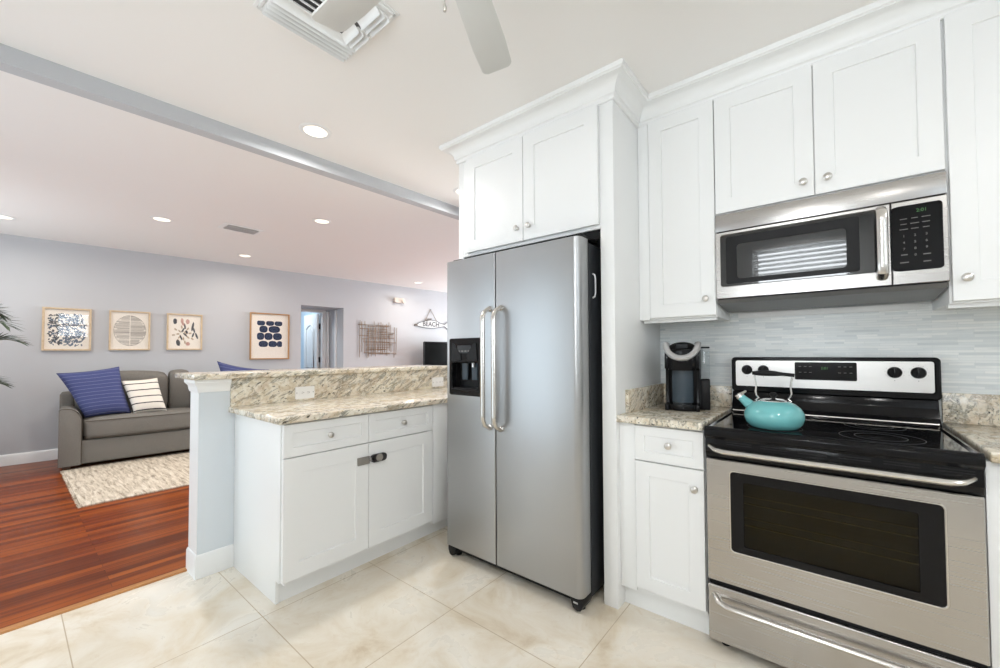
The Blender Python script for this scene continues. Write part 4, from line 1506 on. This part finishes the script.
mid = (S0+S1)/2
for a0, a1 in ((S0+.168, mid-.002), (mid+.002, S1-.168)):
    c = cushion(a0, a1, SFR-.010, -.27, .305, .520, .03, .018).build('seat_cushion', M_SOFA, sf, 60)
    for zz in (.323, .502):
        MB(T_W).tube([(a0+.02, SFR-.010, zz), (a0+.10, SFR-.016, zz), (mid if False else (a0+a1)/2, SFR-.020, zz), (a1-.10, SFR-.016, zz), (a1-.02, SFR-.010, zz)], .0045, 6).build('piping', M_SOFAD, c)
xs = [S0+.10, S0+.92, S0+1.45, S1-.10]
for a0, a1 in ((S0+.09, 1.395), (1.40, 1.62), (1.625, S1-.09)):
    c = cushion(a0, a1, -.42, -.17, .505, .985 if a0 < 1.5 else .90, .05, .030, R(8)).build('back_cushion', M_SOFA, sf, 60)
    MB(T_W).tube([(a0+.012, -.39, .56), (a0+.004, -.385, .74), (a0+.012, -.34, .95)], .006, 6).build('piping', M_SOFAD, c)
for s in (S0+.06, S1-.06):
    for q in (SFR+.06, -.14):
        MB(T_W).box(s-.03, s+.03, q-.03, q+.03, .0145 if q < -.5 else 0.0, .056, .004).build('foot', M_CONSOLE, sf)


def pillow(label, c4, thick, mt, pinch=.05):
    """c4: bottom-left, bottom-right, top-right, top-left in wall coordinates (s, y, z); UVs follow the cloth"""
    C = [Vector(p) for p in c4]
    ctr = sum(C, Vector())/4
    nrm = (C[1]-C[0]).cross(C[3]-C[0]).normalized()
    if nrm.y > 0:
        nrm = -nrm
    n = 22
    bm = bmesh.new()
    uvl = bm.loops.layers.uv.new('UVMap')
    for side in (1, -1):
        Gd = []
        for i in range(n+1):
            row = []
            for j in range(n+1):
                u, v = i/n, j/n
                U, V = 2*u-1, 2*v-1
                # edges drawn in between the corners
                uu = .5+.5*U*(1-pinch*(1-V*V))
                vv = .5+.5*V*(1-pinch*(1-U*U))
                p = C[0]*(1-uu)*(1-vv)+C[1]*uu*(1-vv)+C[2]*uu*vv+C[3]*(1-uu)*vv
                h = ((1-U**4)*(1-V**4))**.55
                row.append(bm.verts.new(p+nrm*side*thick*.5*h))
            Gd.append(row)
        for i in range(n):
            for j in range(n):
                vs = (Gd[i][j], Gd[i+1][j], Gd[i+1][j+1], Gd[i][j+1])
                f = bm.faces.new(vs if side > 0 else vs[::-1])
                for lp in f.loops:
                    for a in (0, 1):
                        for c_ in (0, 1):
                            if lp.vert is Gd[i+a][j+c_]:
                                lp[uvl].uv = ((i+a)/n, (j+c_)/n)
    bmesh.ops.remove_doubles(bm, verts=bm.verts, dist=1e-5)
    bmesh.ops.recalc_face_normals(bm, faces=bm.faces)
    bm.transform(T_W)
    org = T_W @ ctr
    bm.transform(Matrix.Translation(-org))
    me = bpy.data.meshes.new('throw_pillow')
    bm.to_mesh(me)
    bm.free()
    me.materials.append(mt)
    me.shade_smooth()
    o = bpy.data.objects.new('throw_pillow', me)
    COL.objects.link(o)
    o.location = org
    return tag(o, label, 'pillow')


pillow('large blue pillow with fine lines leaning at the left sofa arm', [(.668, -.66, .520), (1.035, -.66, .535), (.935, -.50, 1.070), (.445, -.50, 1.010)], .16, M_BLUEP, .06)
pillow('white pillow with black stripes on the sofa beside the blue one', [(1.060, -.69, .525), (1.352, -.69, .530), (1.268, -.56, .925), (.950, -.56, .905)], .12, M_WHITEP, .05)
pillow('second blue pillow at the far sofa end, barely showing above the granite bar', [(1.92, -.64, .52), (2.46, -.64, .535), (2.50, -.50, .985), (1.878, -.48, 1.118)], .16, M_BLUEP, .12)

# rug in front of and under the sofa front
b = MB()
nx, ny = 40, 60
b.box(-6.95, -5.34, -2.075, .6, .0005, .014, .004, 2)
rg_ = b.build('area_rug', M_RUG)
tag(rg_, 'oatmeal woven rug on the wood floor in front of the sofa', 'rug')
b = MB()
for k in range(95):
    x = -6.94+.0171*k
    b.tube([(x, -2.073, .006), (x+random.uniform(-.006, .006), -2.088-random.uniform(0, .008), .003)], .003, 4)
b.build('fringe', M_RUG, rg_)

# potted palm beside the left picture edge
pm = thing('potted_palm', 'potted palm whose dark green fronds poke in at the left edge', 'plant', (-7.15, -2.82, 0))
MB().lathe([(0, 0), (.13, 0), (.145, .02), (.17, .30), (.178, .32), (.165, .32), (.16, .29), (0, .29)], (-7.15, -2.82, 0), (0, 0, 1), 28).build('pot', M_POT, pm)
MB().lathe([(0, .285), (.159, .285), (.159, .292), (0, .296)], (-7.15, -2.82, 0), (0, 0, 1), 20).build('soil', M_SOIL, pm)
base = Vector((-7.15, -2.82, .29))


def frond(tip, mid_z, n=22, ll=.25):
    tip = Vector(tip)
    ctrl = Vector((base.x+(tip.x-base.x)*.25, base.y+(tip.y-base.y)*.25, mid_z))
    pts = []
    for k in range(n+1):
        t = k/n
        pts.append(base*(1-t)**2+ctrl*2*t*(1-t)+tip*t*t)
    st = MB().tube(pts, [.010*(1-.75*k/n) for k in range(n+1)], 6).build('frond_stem', M_STEM, pm)
    b = MB()
    for k in range(int(n*.30), n+1):
        for f_ in (0, .5):
            if k == n and f_:
                continue
            p = pts[k]*(1-f_)+pts[min(n, k+1)]*f_
            d = (pts[min(n, k+1)]-pts[max(0, k-1)]).normalized()
            sdv = d.cross(Vector((0, 0, 1))).normalized()
            for s in (-1, 1):
                L = ll*(.55+.45*math.sin(math.pi*(k/n*.85+.12)))*random.uniform(.85, 1.1)
                e = p+(d*.75+sdv*s*.62+Vector((0, 0, -.10))).normalized()*L
                mpt = (p+e)/2+Vector((0, 0, .012))
                wv = (e-p).cross(Vector((0, 0, 1))).normalized()*.011
                uz = Vector((0, 0, .003))
                b.poly([p+wv*.3, mpt+wv, e, mpt+uz])
                b.poly([p-wv*.3+uz*.1, mpt+uz, e, mpt-wv])
    b.build('leaflets', M_LEAF, st, 60)


for tip, mz in (((-7.05, -2.40, 1.345), 1.50), ((-7.2, -2.52, 1.62), 1.85), ((-7.0, -2.58, 1.60), 1.8), ((-6.95, -2.47, 1.50), 1.75), ((-7.1, -2.50, .93), 1.05), ((-7.35, -2.95, 1.65), 1.6), ((-6.6, -3.0, 1.25), 1.5), ((-7.1, -3.25, 1.45), 1.6), ((-6.8, -2.7, 1.75), 1.7)):
    frond(tip, mz)

# towel hanging in the bathroom beyond the doorway
tw = MB(T_W)
tw.surf(lambda u, v: Vector((3.50+.22*u+.01*math.sin(9*v), 2.25-.03*math.sin(3.1*u*3)**2-.02, 1.55-.55*v)), 18, 12)
t = tag(tw.build('hand_towel', M_TOWEL), 'pale towel hanging on the wall seen past the open white door', 'towel')
md = t.modifiers.new('thickness', 'SOLIDIFY')
md.thickness = .012

# blind on the kitchen window behind the camera (it shows in the microwave glass)
bl = thing('window_blind', 'white slatted blind in the kitchen window behind the viewer', 'blind', (-.93, YB+.03, 2.36))
MB().box(WA[0]+.01, WA[1]-.01, YB+.005, YB+.055, 2.32, 2.358, .004).build('headrail', M_TRIM, bl)
for k in range(24):
    z = 2.29-.048*k
    MB().prism([(YB+.012, z-.012), (YB+.030, z+.002), (YB+.050, z+.010), (YB+.050, z+.012), (YB+.030, z+.005), (YB+.012, z-.009)], 'x', WA[0]+.015, WA[1]-.015).build('slat', M_TRIM, bl)
b = MB()
for x in (-1.22, -.93, -.64):
    b.tube([(x, YB+.031, 2.33), (x, YB+.031, 1.17)], .0015, 5)
b.build('ladder_cord', M_TRIM, bl)
MB().box(WA[0]+.015, WA[1]-.015, YB+.015, YB+.047, 1.15, 1.172, .003).build('bottom_rail', M_TRIM, bl)
